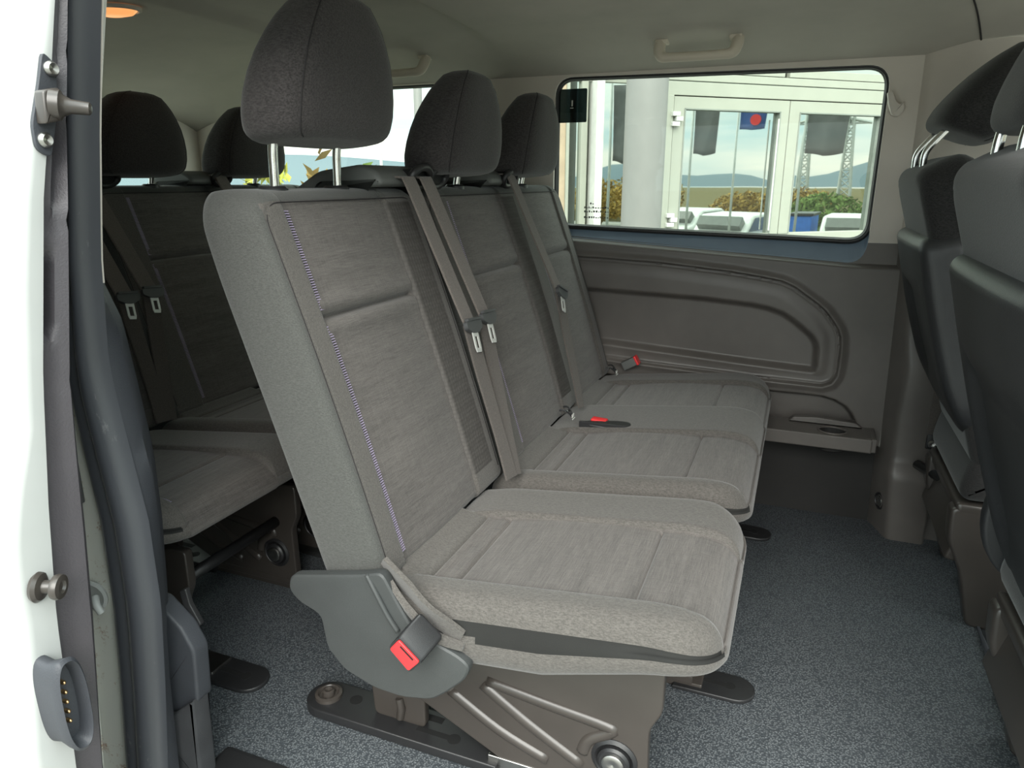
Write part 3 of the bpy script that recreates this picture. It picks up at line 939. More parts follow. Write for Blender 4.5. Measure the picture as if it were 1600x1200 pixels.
def make_single(label, cat, group):
    root = empty('passenger_seat', (-0.4, 1.10, FZ), label, cat, group)
    make_backrest(root, 0.870, 1.372, [(0.940, 1.240)])
    make_cushion(root, 0.858, 1.318, [(0.922, 1.172)])
    hr = headrest(root, -0.782, -0.738, 1.075, 1.040, 0.232, -0.815, 0.955)
    for s in (-1, 1):
        sleeve(root, -0.818, 1.07 + s * 0.0875, 0.990)
    belt_tower(root, 1.215, 1.455, (1.362, 1.440))
    pedestal(root, 0.98, 1.335, True)
    recliner_cover(root, 0.838)
    # folded cover cloth between the recliner cover and the cushion
    mb = MB()
    ribbon(mb, [(-0.565, 0.862, 0.400), (-0.52, 0.858, 0.362), (-0.47, 0.853, 0.322), (-0.425, 0.855, 0.300)], [0.03, 0.06, 0.055, 0.03], 0.004, (0.35, 0.25, -0.9))
    ribbon(mb, [(-0.548, 0.850, 0.372), (-0.515, 0.845, 0.335), (-0.47, 0.843, 0.300), (-0.42, 0.848, 0.288)], [0.008, 0.012, 0.016, 0.010], 0.005, (0.35, 0.2, -0.9))
    smooth_angle(mb.build('cover_flap', 'twill', root, True, 'puckered grey cover cloth at the seat corner'), 60)
    # buckle
    q = [(-0.502, 0.318), (-0.465, 0.286), (-0.486, 0.263), (-0.520, 0.296)]
    buckle(root, q, 0.795, 0.836, 0.016, 0.022)
    mb = MB()
    ribbon(mb, [(-0.48, 0.838, 0.31), (-0.47, 0.85, 0.295), (-0.44, 0.858, 0.285)], 0.02, 0.003, (0, 0.3, 1))
    mb.build('buckle_stalk', 'plastic_dark', root)
    seat_belt(root, (-0.738, 1.300, 0.975), (-0.638, 1.352, 0.686), (-0.530, 1.322, 0.362), -0.16)
    return root

def make_double(label, cat, group):
    root = empty('double_bench_seat', (-0.4, 1.85, FZ), label, cat, group)
    make_backrest(root, 1.392, 2.335, [(1.505, 1.820), (1.990, 2.262)])
    make_cushion(root, 1.350, 2.325, [(1.405, 1.705), (1.925, 2.20)])
    for yc in (1.545, 1.985):
        headrest(root, -0.765, -0.722, yc, 0.992, 0.222, -0.800, 0.955)
    for yc in (1.54, 1.98):
        for s in (-1, 1):
            sleeve(root, -0.803, yc + s * 0.0875, 0.990)
    belt_tower(root, 1.74, 1.905, (1.862,))
    pedestal(root, 1.50, 2.085, False)
    seat_belt(root, (-0.738, 1.372, 0.975), (-0.638, 1.432, 0.690), (-0.528, 1.340, 0.362), -0.16)
    seat_belt(root, (-0.740, 1.850, 0.985), (-0.630, 1.942, 0.672), (-0.528, 1.845, 0.365), -0.50, 0.03)
    isofix(root, 1.715); isofix(root, 2.195)
    q = [(-0.437, 0.352), (-0.400, 0.346), (-0.398, 0.334), (-0.436, 0.340)]
    mb = MB()
    mb.box((-0.470, 1.712, 0.350), (-0.425, 1.730, 0.366), 0, Matrix.Rotation(0.05, 3, 'Y'), None, 0.004)
    b1 = mb.build('buckle', 'plastic_dark', root, True, 'belt buckle sunk in the cushion')
    mb = MB()
    mb.box((-0.470, 1.732, 0.354), (-0.428, 1.758, 0.3745), 0, Matrix.Rotation(0.05, 3, 'Y'), None, 0.004)
    mb.build('release_button', 'red', b1, True, 'red release button')
    mb = MB()
    mb.prism(round_poly([(-0.50, 1.712), (-0.37, 1.716), (-0.36, 1.735), (-0.37, 1.752), (-0.40, 1.752)], 0.01, 4), 2, 0.352, 0.3725, 0, 0.002)
    mb.build('buckle_recess', 'plastic_dark', root, False)
    # outer buckle by the wall
    mb = MB()
    R_ = Matrix.Rotation(math.radians(35), 3, 'Y')
    mb.box((-0.52, 2.290, 0.375), (-0.468, 2.320, 0.405), 0, Matrix.Rotation(math.radians(-30), 3, 'Y'), None, 0.004)
    b2 = mb.build('buckle', 'tower', root, True, 'grey buckle standing up beside the wall')
    mb = MB()
    mb.box((-0.472, 2.289, 0.374), (-0.464, 2.321, 0.406), 0, Matrix.Rotation(math.radians(-30), 3, 'Y'), (-0.494, 2.305, 0.39), 0.003)
    mb.build('release_button', 'red', b2, True, 'red release button')
    return root

def children(o):
    return [c for c in bpy.data.objects if c.parent == o]
def copy_tree(o, parent=None):
    c = o.copy()
    C.objects.link(c)
    if parent is not None:
        c.parent = parent
    for ch in children(o):
        copy_tree(ch, c)
    return c

# ------------------------------------------------------------------ setting: floor, roof, walls
def plate(name, lo, hi, mat, label, cat='surface', bev=0.0):
    mb = MB().box(lo, hi, 0, None, None, bev)
    o = mb.build(name, mat, None, False)
    return tag(o, label, cat, None, 'structure')

tag(MB().prism([(-60, -0.60), (9, -0.60), (12.5, -1.40), (220, -1.40), (220, -1.6), (-60, -1.6)], 1, -120, 140).build('ground', 'asphalt'), 'grey asphalt yard outside the van', 'ground', None, 'structure')
flr = tag(MB().prism([(-2.32, 0.80), (0.50, 0.80), (0.50, 2.40), (-2.32, 2.40)], 2, -0.10, FZ).build('floor', 'vinyl'), 'blue-grey pebbled vinyl van floor', 'floor', None, 'structure')
tag(MB().box((0.502, 0.80, -0.10), (1.9, 2.40, FZ - 0.004), 0).build('floor', 'carpet'), 'grey carpeted cab floor under the front seats', 'floor', None, 'structure')
sill = tag(MB().box((-0.93, 0.735, -0.14), (0.75, 0.845, FZ + 0.006), 0, None, None, 0.012).build('trim_1', 'plastic_dark'), 'black plastic door sill along the near floor edge', 'trim', None, 'structure')
mb = MB()
mb.tube(spline([(0.497, 2.06, FZ + 0.002), (0.497, 1.75, FZ + 0.003), (0.493, 1.55, FZ + 0.004), (0.500, 1.40, FZ + 0.006), (0.52, 1.22, FZ + 0.008)], 8), [0.004] * 8 + [0.006] * 8 + [0.012] * 8 + [0.016] * 9, 0, 10, True, 0.8)
tag(mb.build('trim_2', 'rubber', None, True), 'black rubber edging strip where the vinyl floor meets the carpet', 'trim', None, 'structure')

# headliner: curved sheet with shallow ribs
def ceil_z(x, y):
    e = max(0.0, (y - 2.02) / 0.34)
    z = 1.395 - 0.030 * abs((y - 1.55) / 0.8) ** 2 - 0.060 * e ** 2.2
    rb = max(0.0, (-1.55 - x) / 0.75)
    z -= 0.13 * rb ** 2.0
    e2 = max(0.0, (0.98 - y) / 0.28)
    z -= 0.10 * e2 ** 2
    # shallow roof-bow bands
    g = smoothstep((x + 1.52) / 0.05) - smoothstep((x + 0.945) / 0.03)
    z += 0.020 * float(g) * max(0, 1 - e * 1.6)
    return z
xs = np.concatenate([np.linspace(-2.34, -0.2, 110), np.linspace(-0.17, 1.9, 40)])
ys = np.concatenate([np.linspace(0.70, 2.0, 40), np.linspace(2.02, 2.365, 26)])
V = [(x, y, ceil_z(x, y)) for x in xs for y in ys]
nb_ = len(ys)
F = [(i * nb_ + j, (i + 1) * nb_ + j, (i + 1) * nb_ + j + 1, i * nb_ + j + 1) for i in range(len(xs) - 1) for j in range(nb_ - 1)]
roof_n = len(V)
o = fix_normals(mesh('ceiling', V, F, 'head'))
sd = o.modifiers.new('thickness', 'SOLIDIFY'); sd.thickness = 0.03; sd.offset = 1
if o.data.polygons[0].normal.z < 0: sd.offset = -1
tag(o, 'beige-grey moulded headliner', 'ceiling', None, 'structure')
ceil_o = o
mb = MB()
mb.tube([(0.385 - 0.26 * ((2.33 - y) / 0.9), y, ceil_z(0.3, y) - 0.0005) for y in np.linspace(2.32, 1.5, 24)], 0.0022, 0, 6)
mb.build('seam_line', 'piping', ceil_o, True)
plate('roof', (-2.36, 0.66, 1.44), (1.95, 2.46, 1.47), 'white', 'white outer roof skin of the van', 'roof')

# window openings in the far wall
def rrect(x0, x1, z0, z1, R, n=8, z0b=None, z1b=None):
    z0b = z0 if z0b is None else z0b; z1b = z1 if z1b is None else z1b
    P = [(x0, z0), (x1, z0b), (x1, z1b), (x0, z1)]
    return round_poly(P, R, n)
def holed(mb, rect, loop, yo, mi=0):
    """flat plate between a rectangle and a loop inside it, at y = yo"""
    x0, x1, z0, z1 = rect
    cx = sum(p[0] for p in loop) / len(loop); cz = sum(p[1] for p in loop) / len(loop)
    # densify the loop
    L = []
    n = len(loop)
    for i in range(n):
        a = loop[i]; b = loop[(i + 1) % n]
        k = max(1, int(math.hypot(b[0] - a[0], b[1] - a[1]) / 0.04))
        for q in range(k): L.append((a[0] + (b[0] - a[0]) * q / k, a[1] + (b[1] - a[1]) * q / k))
    O = []
    for (x, z) in L:
        dx, dz = x - cx, z - cz
        tx = ((x1 - cx) / dx if dx > 0 else (x0 - cx) / dx) if abs(dx) > 1e-9 else 1e9
        tz = ((z1 - cz) / dz if dz > 0 else (z0 - cz) / dz) if abs(dz) > 1e-9 else 1e9
        t = min(tx, tz)
        O.append((cx + dx * t, cz + dz * t))
    for (qx, qz) in ((x0, z0), (x1, z0), (x1, z1), (x0, z1)):
        j = min(range(len(O)), key=lambda i: (O[i][0] - qx) ** 2 + (O[i][1] - qz) ** 2)
        O[j] = (qx, qz)
    n = len(L)
    V = [(x, yo, z) for x, z in L] + [(x, yo, z) for x, z in O]
    F = [(i, (i + 1) % n, n + (i + 1) % n, n + i) for i in range(n)]
    mb.add(V, F, mi)
    return L
WY = 2.352
win1 = rrect(-0.792, 0.183, 0.832, 1.302, 0.062, 8, 0.806, 1.290)
win2 = rrect(-2.215, -0.995, 0.845, 1.305, 0.07, 8, 0.835, 1.305)
def sill_dz(x): return 0.035 + 0.027 * min(1.0, max(0.0, (x + 0.75) / 0.9))
def lower(loop, zc=1.0):
    """the sill edge of the opening sits lower on the room side than at the glass"""
    z0 = min(p[1] for p in loop)
    return [(x, z - sill_dz(x) * float(smoothstep((zc - z) / (zc - z0)) ** 1.5)) for x, z in loop]
mb = MB()
for rect, loop in (((-0.90, 0.265, 0.70, 1.335), win1), ((-2.34, -0.90, 0.70, 1.335), win2)):
    lo_ = lower(loop)
    t = MB(); La = holed(t, rect, lo_, WY)
    mi = [1 if sum(t.v[k][2] for k in f) / len(f) < (0.84 if sum(t.v[k][0] for k in f) / len(f) > 0.13 else 0.795) else 0 for f in t.f]
    n0 = len(mb.v); mb.v += t.v; mb.f += [tuple(k + n0 for k in f) for f in t.f]; mb.m += mi
    n = len(lo_)
    V = []
    for d, L in ((0, lo_), (0.003, [(x + (a - x) * 0.12, z + (b_ - z) * 0.12) for (x, z), (a, b_) in zip(lo_, loop)]), (0.034, loop)):
        for x, z in L: V.append((x, WY + d, z))
    F = [(k * n + i, k * n + (i + 1) % n, (k + 1) * n + (i + 1) % n, (k + 1) * n + i) for k in range(2) for i in range(n)]
    mi = [2 if sum(V[k][2] for k in f) / 4 < 0.90 else 0 for f in F]
    n0 = len(mb.v); mb.v += V; mb.f += [tuple(k + n0 for k in f) for f in F]; mb.m += mi
mb.box((-2.34, 2.43, 0.40), (1.9, 2.44, 0.80), 3)
wl = tag(mb.build('wall_left', ['trimlight', 'plastic_wall', 'sillsky', 'white'], None, False), 'light grey trim round the far side windows', 'wall', None, 'structure')
bm = bmesh.new(); bm.from_mesh(wl.data)
bmesh.ops.bisect_plane(bm, geom=bm.verts[:] + bm.edges[:] + bm.faces[:], plane_co=(0, 0, 0.806), plane_no=(0, 0, 1))
for f in bm.faces:
    if f.material_index in (0, 1) and abs(f.calc_center_median().y - WY) < 0.001:
        f.material_index = 1 if f.calc_center_median().z < 0.806 else 0
bm.to_mesh(wl.data); bm.free()

def window(name, loop, label, glassy=WY + 0.030):
    r = empty(name, (0, glassy, 0.8), label, 'window', None, 'structure')
    mb = MB()
    n = len(loop)
    cx = sum(p[0] for p in loop) / n; cz = sum(p[1] for p in loop) / n
    V = [(x, glassy, z) for x, z in loop] + [(x, glassy + 0.004, z) for x, z in loop]
    mb.add(V, [tuple(range(n)), tuple(range(2 * n - 1, n - 1, -1))] + [(i, (i + 1) % n, n + (i + 1) % n, n + i) for i in range(n)])
    mb.build('pane', 'glass', r, False)
    mb = MB()
    P = [Vector((x, glassy - 0.012, z)) for x, z in loop]
    mb.tube(P + [P[0], P[1]], 0.0075, 0, 8, False)
    mb.tube([p + Vector((0, 0.012, 0)) for p in P + [P[0], P[1]]], 0.010, 0, 8, False)
    mb.build('window_seal', 'plastic_dark', r, True, 'black rubber window seal')
    return r
w1 = window('window_1', win1, 'far side window beside the double bench')
w2 = window('window_2', win2, 'far side window beside the rearmost bench')
mb = MB()
mb.prism(round_poly([(-0.785, 1.165), (-0.690, 1.165), (-0.690, 1.268), (-0.785, 1.268)], 0.004, 2), 1, WY + 0.024, WY + 0.0255, 0)
st_ = mb.build('window_sticker', 'sticker', w1, False, 'dark square film sticker in the window corner')
mb = MB()
mb.box((-0.742, WY + 0.0235, 1.215), (-0.737, WY + 0.0238, 1.233), 0)
mb.box((-0.746, WY + 0.0235, 1.208), (-0.735, WY + 0.0238, 1.211), 0)
mb.build('sticker_print', 'labelwhite', st_)
# etched glass marking: tiny strokes
mb = MB()
random.seed(11)
gx = -0.690
for row, z in enumerate((0.905, 0.892, 0.879, 0.860)):
    x = gx + (0.02 if row == 0 else 0.0)
    while x < gx + (0.035 if row == 0 else 0.085):
        w = random.uniform(0.003, 0.007)
        mb.box((x, WY + 0.0262, z), (x + w, WY + 0.0268, z + random.choice((0.003, 0.006))), 0)
        x += w + 0.003
mb.build('glass_marking', 'plastic', w1, False, 'tiny dark maker marking etched in the glass corner', 'stuff')

# far wall lower lining as a relief
PANEL = [(-2.28, 0.760), (-1.2, 0.745), (-0.642, 0.731), (-0.419, 0.723), (-0.19, 0.703), (-0.098, 0.691), (-0.040, 0.681), (-0.005, 0.666), (0.059, 0.623), (0.090, 0.598), (0.112, 0.57), (0.128, 0.548), (0.138, 0.522), (0.142, 0.48), (0.142, 0.428), (0.139, 0.40), (0.128, 0.38), (0.103, 0.369), (-0.1, 0.373), (-0.579, 0.393), (-1.2, 0.41), (-2.28, 0.42)]
POCK = [(-2.2, 0.65), (-1.2, 0.643), (-0.606, 0.634), (-0.281, 0.625), (-0.121, 0.614), (-0.070, 0.606), (-0.027, 0.592), (0.005, 0.573), (0.036, 0.55), (0.065, 0.527), (0.081, 0.506), (0.089, 0.480), (0.090, 0.423), (0.085, 0.405), (0.071, 0.399), (-0.135, 0.408), (-0.574, 0.434), (-1.2, 0.45), (-2.2, 0.46)]
ARCH = [(-2.3, 0.335), (-0.3, 0.338), (0.058, 0.337), (0.11, 0.336), (0.15, 0.327), (0.182, 0.310), (0.201, 0.290), (0.218, 0.262), (0.222, 0.20), (-2.3, 0.20)]
def sdf(poly, X, Z):
    d = np.full(X.shape, 1e9); s = np.ones(X.shape)
    n = len(poly)
    for i in range(n):
        ax, az = poly[i]; bx, bz = poly[i - 1]
        ex, ez = bx - ax, bz - az
        wx, wz = X - ax, Z - az
        t = np.clip((wx * ex + wz * ez) / (ex * ex + ez * ez), 0, 1)
        d = np.minimum(d, (wx - ex * t) ** 2 + (wz - ez * t) ** 2)
        c1 = Z >= az; c2 = Z < bz; c3 = ex * wz > ez * wx
        flip = (c1 & c2 & c3) | (~c1 & ~c2 & ~c3)
        s = np.where(flip, -s, s)
    return s * np.sqrt(d)          # negative inside
gx_ = np.concatenate([np.linspace(-2.34, -0.80, 90), np.linspace(-0.79, 0.288, 300)])
gz_ = np.linspace(-0.07, 0.762, 240)
X, Z = np.meshgrid(gx_, gz_, indexing='ij')
ZT = 0.797 - 0.053 * np.clip((X + 0.75) / 0.9, 0, 1)        # top edge follows the window sill
Z = -0.07 + (Z + 0.07) / (0.762 + 0.07) * (ZT + 0.006 + 0.07)
D = np.zeros(X.shape) + 0.022
dp = sdf(PANEL, X, Z); dk = sdf(POCK, X, Z); da = sdf(ARCH, X, Z)
# panel insert sits a little behind the ledge around it, with a dark joint
D += -0.010 * smoothstep((-dp) / 0.010) + 0.010 * smoothstep((0.03 - dp) / 0.03) * (dp > 0)
D += 0.004 * smoothstep(-(dp + 0.02) / 0.03)
D += -0.020 * gauss(dp, 0.0032)
D += -0.026 * smoothstep((-dk) / 0.022)
D += -0.040 * smoothstep((-da) / 0.014)
# sill rolls outward under the window
D += -0.020 * smoothstep((Z - ZT + 0.012) / 0.016)
D = np.where(Z < 0.20, 0.022 - 0.022 * smoothstep((0.19 - Z) / 0.01), D)
nx, nz = X.shape
V = np.stack([X.ravel(), (2.356 - D).ravel(), Z.ravel()], 1).tolist()
F = [(i * nz + j, (i + 1) * nz + j, (i + 1) * nz + j + 1, i * nz + j + 1) for i in range(nx - 1) for j in range(nz - 1)]
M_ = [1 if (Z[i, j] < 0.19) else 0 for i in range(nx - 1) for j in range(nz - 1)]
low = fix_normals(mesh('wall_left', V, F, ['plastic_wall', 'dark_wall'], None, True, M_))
tag(low, 'dark brown-grey moulded side panel with a recessed armrest pocket', 'wall', None, 'structure')
# shelf with cup holder
mb = MB()
sh = round_poly([(-2.3, 2.226), (0.232, 2.218), (0.262, 2.235), (0.266, 2.345), (-2.3, 2.345)], 0.012, 3)
cup = [(0.147 + 0.040 * math.cos(t * math.pi / 12), 2.265 + 0.034 * math.sin(t * math.pi / 12)) for t in range(24)]
# shelf top with the round hole, in xy
def holed_xy(mb, rect, loop, z, mi=0):
    t = MB(); L = holed(t, rect, loop, 0)
    mb.add([(v[0], v[2], z) for v in t.v], t.f, mi); return L
holed_xy(mb, (0.06, 0.235, 2.222, 2.345), cup, 0.247)
mb.box((-2.3, 2.222, 0.243), (0.06, 2.345, 0.247), 0)
mb.prism([(0.235, 2.222), (0.262, 2.235), (0.266, 2.345), (0.235, 2.345)], 2, 0.243, 0.247)
mb.box((-2.3, 2.214, 0.205), (0.255, 2.224, 0.2475), 0, None, None, 0.004)
mb.box((-2.3, 2.222, 0.203), (0.255, 2.345, 0.207), 0)
mb.box((0.253, 2.222, 0.205), (0.268, 2.345, 0.2475), 0, None, None, 0.004)
shf = tag(mb.build('trim_3', 'plastic_wall'), 'moulded shelf ledge low on the far wall', 'shelf', None, 'structure')
mb = MB()
mb.tube([(x, y, 0.2475) for x, y in cup + cup[:2]], 0.003, 0, 8, False)
n = 24
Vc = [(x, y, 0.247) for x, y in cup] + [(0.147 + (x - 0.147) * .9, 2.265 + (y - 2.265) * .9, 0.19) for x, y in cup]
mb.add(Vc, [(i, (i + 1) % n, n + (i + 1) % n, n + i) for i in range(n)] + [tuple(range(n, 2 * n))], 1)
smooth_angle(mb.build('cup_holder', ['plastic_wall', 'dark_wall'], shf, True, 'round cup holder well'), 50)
mb = MB()
mb.prism(round_poly([(0.02, 0.247), (0.035, 0.262), (0.10, 0.268), (0.215, 0.262), (0.235, 0.247)], 0.004, 2), 1, 2.315, 2.345, 0, 0.003)
mb.build('shelf_rim', 'plastic_wall', shf, True)

# far B-pillar: light trim above, dark trim with a boxed foot below
def loft_z(name, stations, mat, parent=None, close=False):
    V = []; F = []
    n = len(stations[0][1])
    for z, pl in stations:
        for x, y in pl: V.append((x, y, z))
    for i in range(len(stations) - 1):
        for k in range(n if close else n - 1):
            k2 = (k + 1) % n
            F.append((i * n + k, i * n + k2, (i + 1) * n + k2, (i + 1) * n + k))
    return mesh(name, V, F, mat, parent)
def pil(dx, y1, y2, x1, x2):
    return None
stn = []
for z in np.linspace(0.845, 1.330, 14):
    x0 = 0.262 - 0.010 * (z - 0.84)
    stn.append((z, [(x0, 2.372), (x0 + 0.003, 2.352), (x0 + 0.03, 2.338), (x0 + 0.07, 2.318), (x0 + 0.11, 2.300), (x0 + 0.2, 2.292), (x0 + 0.45, 2.290), (1.1, 2.29), (1.1, 2.37)]))
up = loft_z('wall_left', stn, 'trimlight')
smooth_angle(fix_normals(up), 60)
tag(up, 'light beige upper pillar trim behind the front seats', 'pillar', None, 'structure')
stn = []
for z in np.linspace(-0.07, 0.845, 40):
    t = (z - 0.15) / 0.7
    x0 = 0.289 - 0.026 * max(0, (z + 0.07) / 0.91)
    y1 = np.interp(z, [-0.07, 0.14, 0.158, 0.166, 0.30, 0.46, 0.54, 0.72, 0.845], [2.238, 2.238, 2.244, 2.272, 2.272, 2.268, 2.285, 2.292, 2.297])
    xa = np.interp(z, [-0.07, 0.14, 0.166, 0.3, 0.46, 0.54, 0.845], [0.334, 0.318, 0.322, 0.318, 0.325, 0.312, 0.312])
    xb = np.interp(z, [-0.07, 0.14, 0.166, 0.845], [0.430, 0.430, 0.44, 0.44])
    yb = np.interp(z, [-0.07, 0.14, 0.166, 0.845], [2.272, 2.272, y1, y1])
    stn.append((z, [(x0 - 0.002, 2.372), (x0, 2.350), (x0 + 0.010, 2.330), (xa - 0.008, y1 + 0.012), (xa + 0.002, y1 + 0.002), (xa + 0.012, y1), (xb - 0.005, y1), (xb + 0.003, y1 + 0.008), (xb + 0.008, yb + 0.01), (1.1, 2.285), (1.1, 2.37)]))
lowp = loft_z('wall_left', stn, 'plastic_wall')
smooth_angle(fix_normals(lowp), 50)
tag(lowp, 'dark lower pillar trim with a boxed foot on the floor', 'pillar', None, 'structure')
mb = MB()
mb.lathe((0.309, 2.292, 0.03), (-0.92, -0.4, 0), [(0.026, 0), (0.027, 0.004), (0.022, 0.006), (0.018, 0.000), (0.0001, -0.004)], 0, 24)
mb.lathe((0.307, 2.291, 0.03), (-0.92, -0.4, 0), [(0.016, 0.0), (0.015, 0.004), (0.008, 0.005), (0.0001, 0.002)], 1, 20)
smooth_angle(mb.build('power_socket', ['plastic_dark', 'chrome'], lowp, True, 'round socket with a bright rim'), 40)
# bar and anchor near the pillar foot
mb = MB()
mb.tube([(0.385, 2.250, 0.178), (0.44, 2.12, 0.185), (0.52, 1.95, 0.19)], [0.014, 0.012, 0.012], 0, 12)
tag(mb.build('trim_4', 'plastic_dark', None, True), 'black rounded bar reaching from the pillar foot to the front seat', 'trim', None, 'structure')

# coat hook
mb = MB()
mb.prism(round_poly([(0.178, 1.215), (0.190, 1.218), (0.202, 1.190), (0.212, 1.182), (0.222, 1.190), (0.224, 1.165), (0.212, 1.150), (0.196, 1.156), (0.186, 1.180)], 0.005, 3), 1, 2.322, 2.351, 0, 0.003)
tag(smooth_angle(mb.build('coat_hook', 'trimlight', None, True), 50), 'small light coat hook at the front corner of the far window', 'hook')

# rear wall with rear window and near-side rear wall
mb = MB()
rl = [(y, z) for y, z in rrect(0.90, 2.20, 0.86, 1.22, 0.06, 6)]
t = MB(); Lr = holed(t, (0.66, 2.36, 0.80, 1.40), rl, 0)
mb.add([(-2.315, v[0], v[2]) for v in t.v], t.f, 0)
mb.box((-2.33, 0.66, -0.10), (-2.31, 2.44, 0.80), 1)
tag(mb.build('wall_back', ['trimlight', 'plastic']), 'light grey rear wall of the van round the rear window', 'wall', None, 'structure')
mb = MB()
mb.add([(-2.325, y, z) for y, z in rl] + [(-2.329, y, z) for y, z in rl], [tuple(range(len(rl))), tuple(range(len(rl), 2 * len(rl)))])
tag(mb.build('window_3', 'glass'), 'rear window behind the rearmost headrests', 'window', None, 'structure')
mb = MB()
mb.box((-2.33, 0.735, 0.30), (-0.975, 0.755, 1.40), 0)
mb.box((-2.33, 0.735, -0.10), (-1.02, 0.755, 0.30), 0)
mb.box((-2.33, 0.755, -0.10), (-1.02, 0.80, 0.75), 1)
mb.box((-2.33, 0.755, 0.75), (-1.04, 0.79, 1.34), 2)
tag(mb.build('wall_right', ['white', 'plastic', 'trimlight']), 'near side rear body wall behind the open door', 'wall', None, 'structure')
mb = MB()
mb.box((-1.0, 0.66, 1.30), (1.9, 0.76, 1.42), 0)
mb.box((0.85, 0.66, -0.3), (1.9, 0.74, 0.78), 0)
mb.box((0.85, 0.66, 0.78), (0.95, 0.74, 1.30), 0)
mb.box((-2.33, 0.66, -0.42), (1.9, 0.735, -0.14), 0)
tag(mb.build('wall_front', ['white']), 'white body side and roof rail round the door opening', 'wall', None, 'structure')

# lamp in the headliner
mb = MB()
lp = []
mb.lathe((0, 0, 0), (0, 0, -1), [(0.075, 0), (0.075, 0.004), (0.062, 0.012), (0.03, 0.017), (0.0001, 0.018)], 0, 32)
mb.lathe((0, 0, 0), (0, 0, -1), [(0.090, -0.003), (0.090, 0.004), (0.080, 0.006), (0.075, 0.003)], 1, 32)
mb.v = [(x * 0.75, y * 0.55, z) for x, y, z in mb.v]
o = mb.build('ceiling_lamp', ['orange', 'trimlight'], None, True)
o.location = (-1.635, 1.435, ceil_z(-1.635, 1.435) - 0.004)
o.rotation_euler = (0.0, -0.02, 0.4)
tag(smooth_angle(o, 50), 'glowing orange interior lamp in the headliner above the rear bench', 'lamp')

# grab handles
def grab(cx, half, label):
    y = 2.195
    zt = ceil_z(cx, 2.20)
    mb = MB()
    z0 = zt - 0.004
    pts = [(cx - half, y + 0.01, z0 + 0.006), (cx - half, y - 0.008, z0 - 0.020), (cx - half + 0.010, y - 0.020, z0 - 0.040), (cx - half + 0.04, y - 0.026, z0 - 0.044), (cx, y - 0.028, z0 - 0.045),
           (cx + half - 0.04, y - 0.026, z0 - 0.044), (cx + half - 0.010, y - 0.020, z0 - 0.040), (cx + half, y - 0.008, z0 - 0.020), (cx + half, y + 0.01, z0 + 0.006)]
    P = spline(pts, 6)
    rs = [0.0125 + 0.004 * (abs((p.x - cx) / half) ** 6) for p in P]
    mb.tube(P, rs, 0, 14, True, 1.0)
    o = smooth_angle(mb.build('grab_handle', 'handle', None, True), 60)
    mb = MB()
    mb.box((cx - half - 0.014, y - 0.01, z0 - 0.004), (cx - half + 0.022, y + 0.03, z0 + 0.010), 0, None, None, 0.006)
    mb.build('handle_foot', 'handle', o, True)
    mb = MB()
    mb.box((cx + half - 0.022, y - 0.01, z0 - 0.004), (cx + half + 0.014, y + 0.03, z0 + 0.010), 0, None, None, 0.006)
    mb.build('handle_foot', 'handle', o, True)
    return tag(o, label, 'handle', 'grab handles along the far side of the headliner')
grab(-0.322, 0.105, 'beige grab handle above the far side window')
grab(-1.285, 0.105, 'beige grab handle partly behind the large near headrest')

# ------------------------------------------------------------------ near door, jamb and seal
zS = [-0.60, -0.1, 0.0, 0.15, 0.307, 0.463, 0.562, 0.627, 0.70, 0.761, 0.866, 0.969, 1.069, 1.17, 1.30, 1.40]
yo = [0.425, 0.425, 0.426, 0.428, 0.432, 0.454, 0.456, 0.471, 0.498, 0.507, 0.524, 0.547, 0.577, 0.609, 0.645, 0.67]
zW = [-0.6, 0.1, 0.258, 0.379, 0.468, 0.607, 0.76, 0.968, 1.038, 1.113, 1.175, 1.4]
yW = [0.475, 0.482, 0.487, 0.495, 0.500, 0.516, 0.538, 0.578, 0.597, 0.615, 0.630, 0.69]
zB = [-0.6, 0.1, 0.227, 0.439, 0.562, 0.672, 0.752, 0.968, 1.039, 1.178, 1.4]
yB = [0.505, 0.513, 0.522, 0.546, 0.557, 0.565, 0.572, 0.609, 0.619, 0.645, 0.70]
door = empty('door_1', (-1.3, 0.55, -0.55), 'open white sliding door slid back beside the van', 'door', None, 'structure')
zz = np.linspace(-0.52, 1.38, 60)
def yat(zs, ysx, z): return float(np.interp(z, zs, ysx))
def dx_(z):     # the door edge bows a little
    return -0.80
V = []; F = []; MI = []
prof = []
for z in zz:
    a = yat(zS, yo, z); b = yat(zW, yW, z)
    ring = [(-2.0, a), (-1.2, a - 0.004), (-0.86, a - 0.003), (-0.815, a - 0.001), (-0.806, a + 0.003), (-0.801, a + 0.010), (-0.80, a + 0.016), (-0.80, b - 0.003), (-0.806, b), (-2.0, b)]
    prof.append(ring)
n = len(prof[0])
for z, ring in zip(zz, prof):
    for x, y in ring: V.append((x, y, z))
for i in range(len(zz) - 1):
    for k in range(n):
        k2 = (k + 1) % n
        F.append((i * n + k, i * n + k2, (i + 1) * n + k2, (i + 1) * n + k)); MI.append(0 if k < 4 or k == n - 1 else 1)
F.append(tuple(range(n))); MI.append(0); F.append(tuple((len(zz) - 1) * n + k for k in range(n))); MI.append(0)
smooth_angle(fix_normals(mesh('door_skin', V, F, ['white', 'greywhite'], door, True, MI)), 50)
V = []; F = []
zz2 = [z for z in np.linspace(-0.50, 1.36, 150)]
rings = []
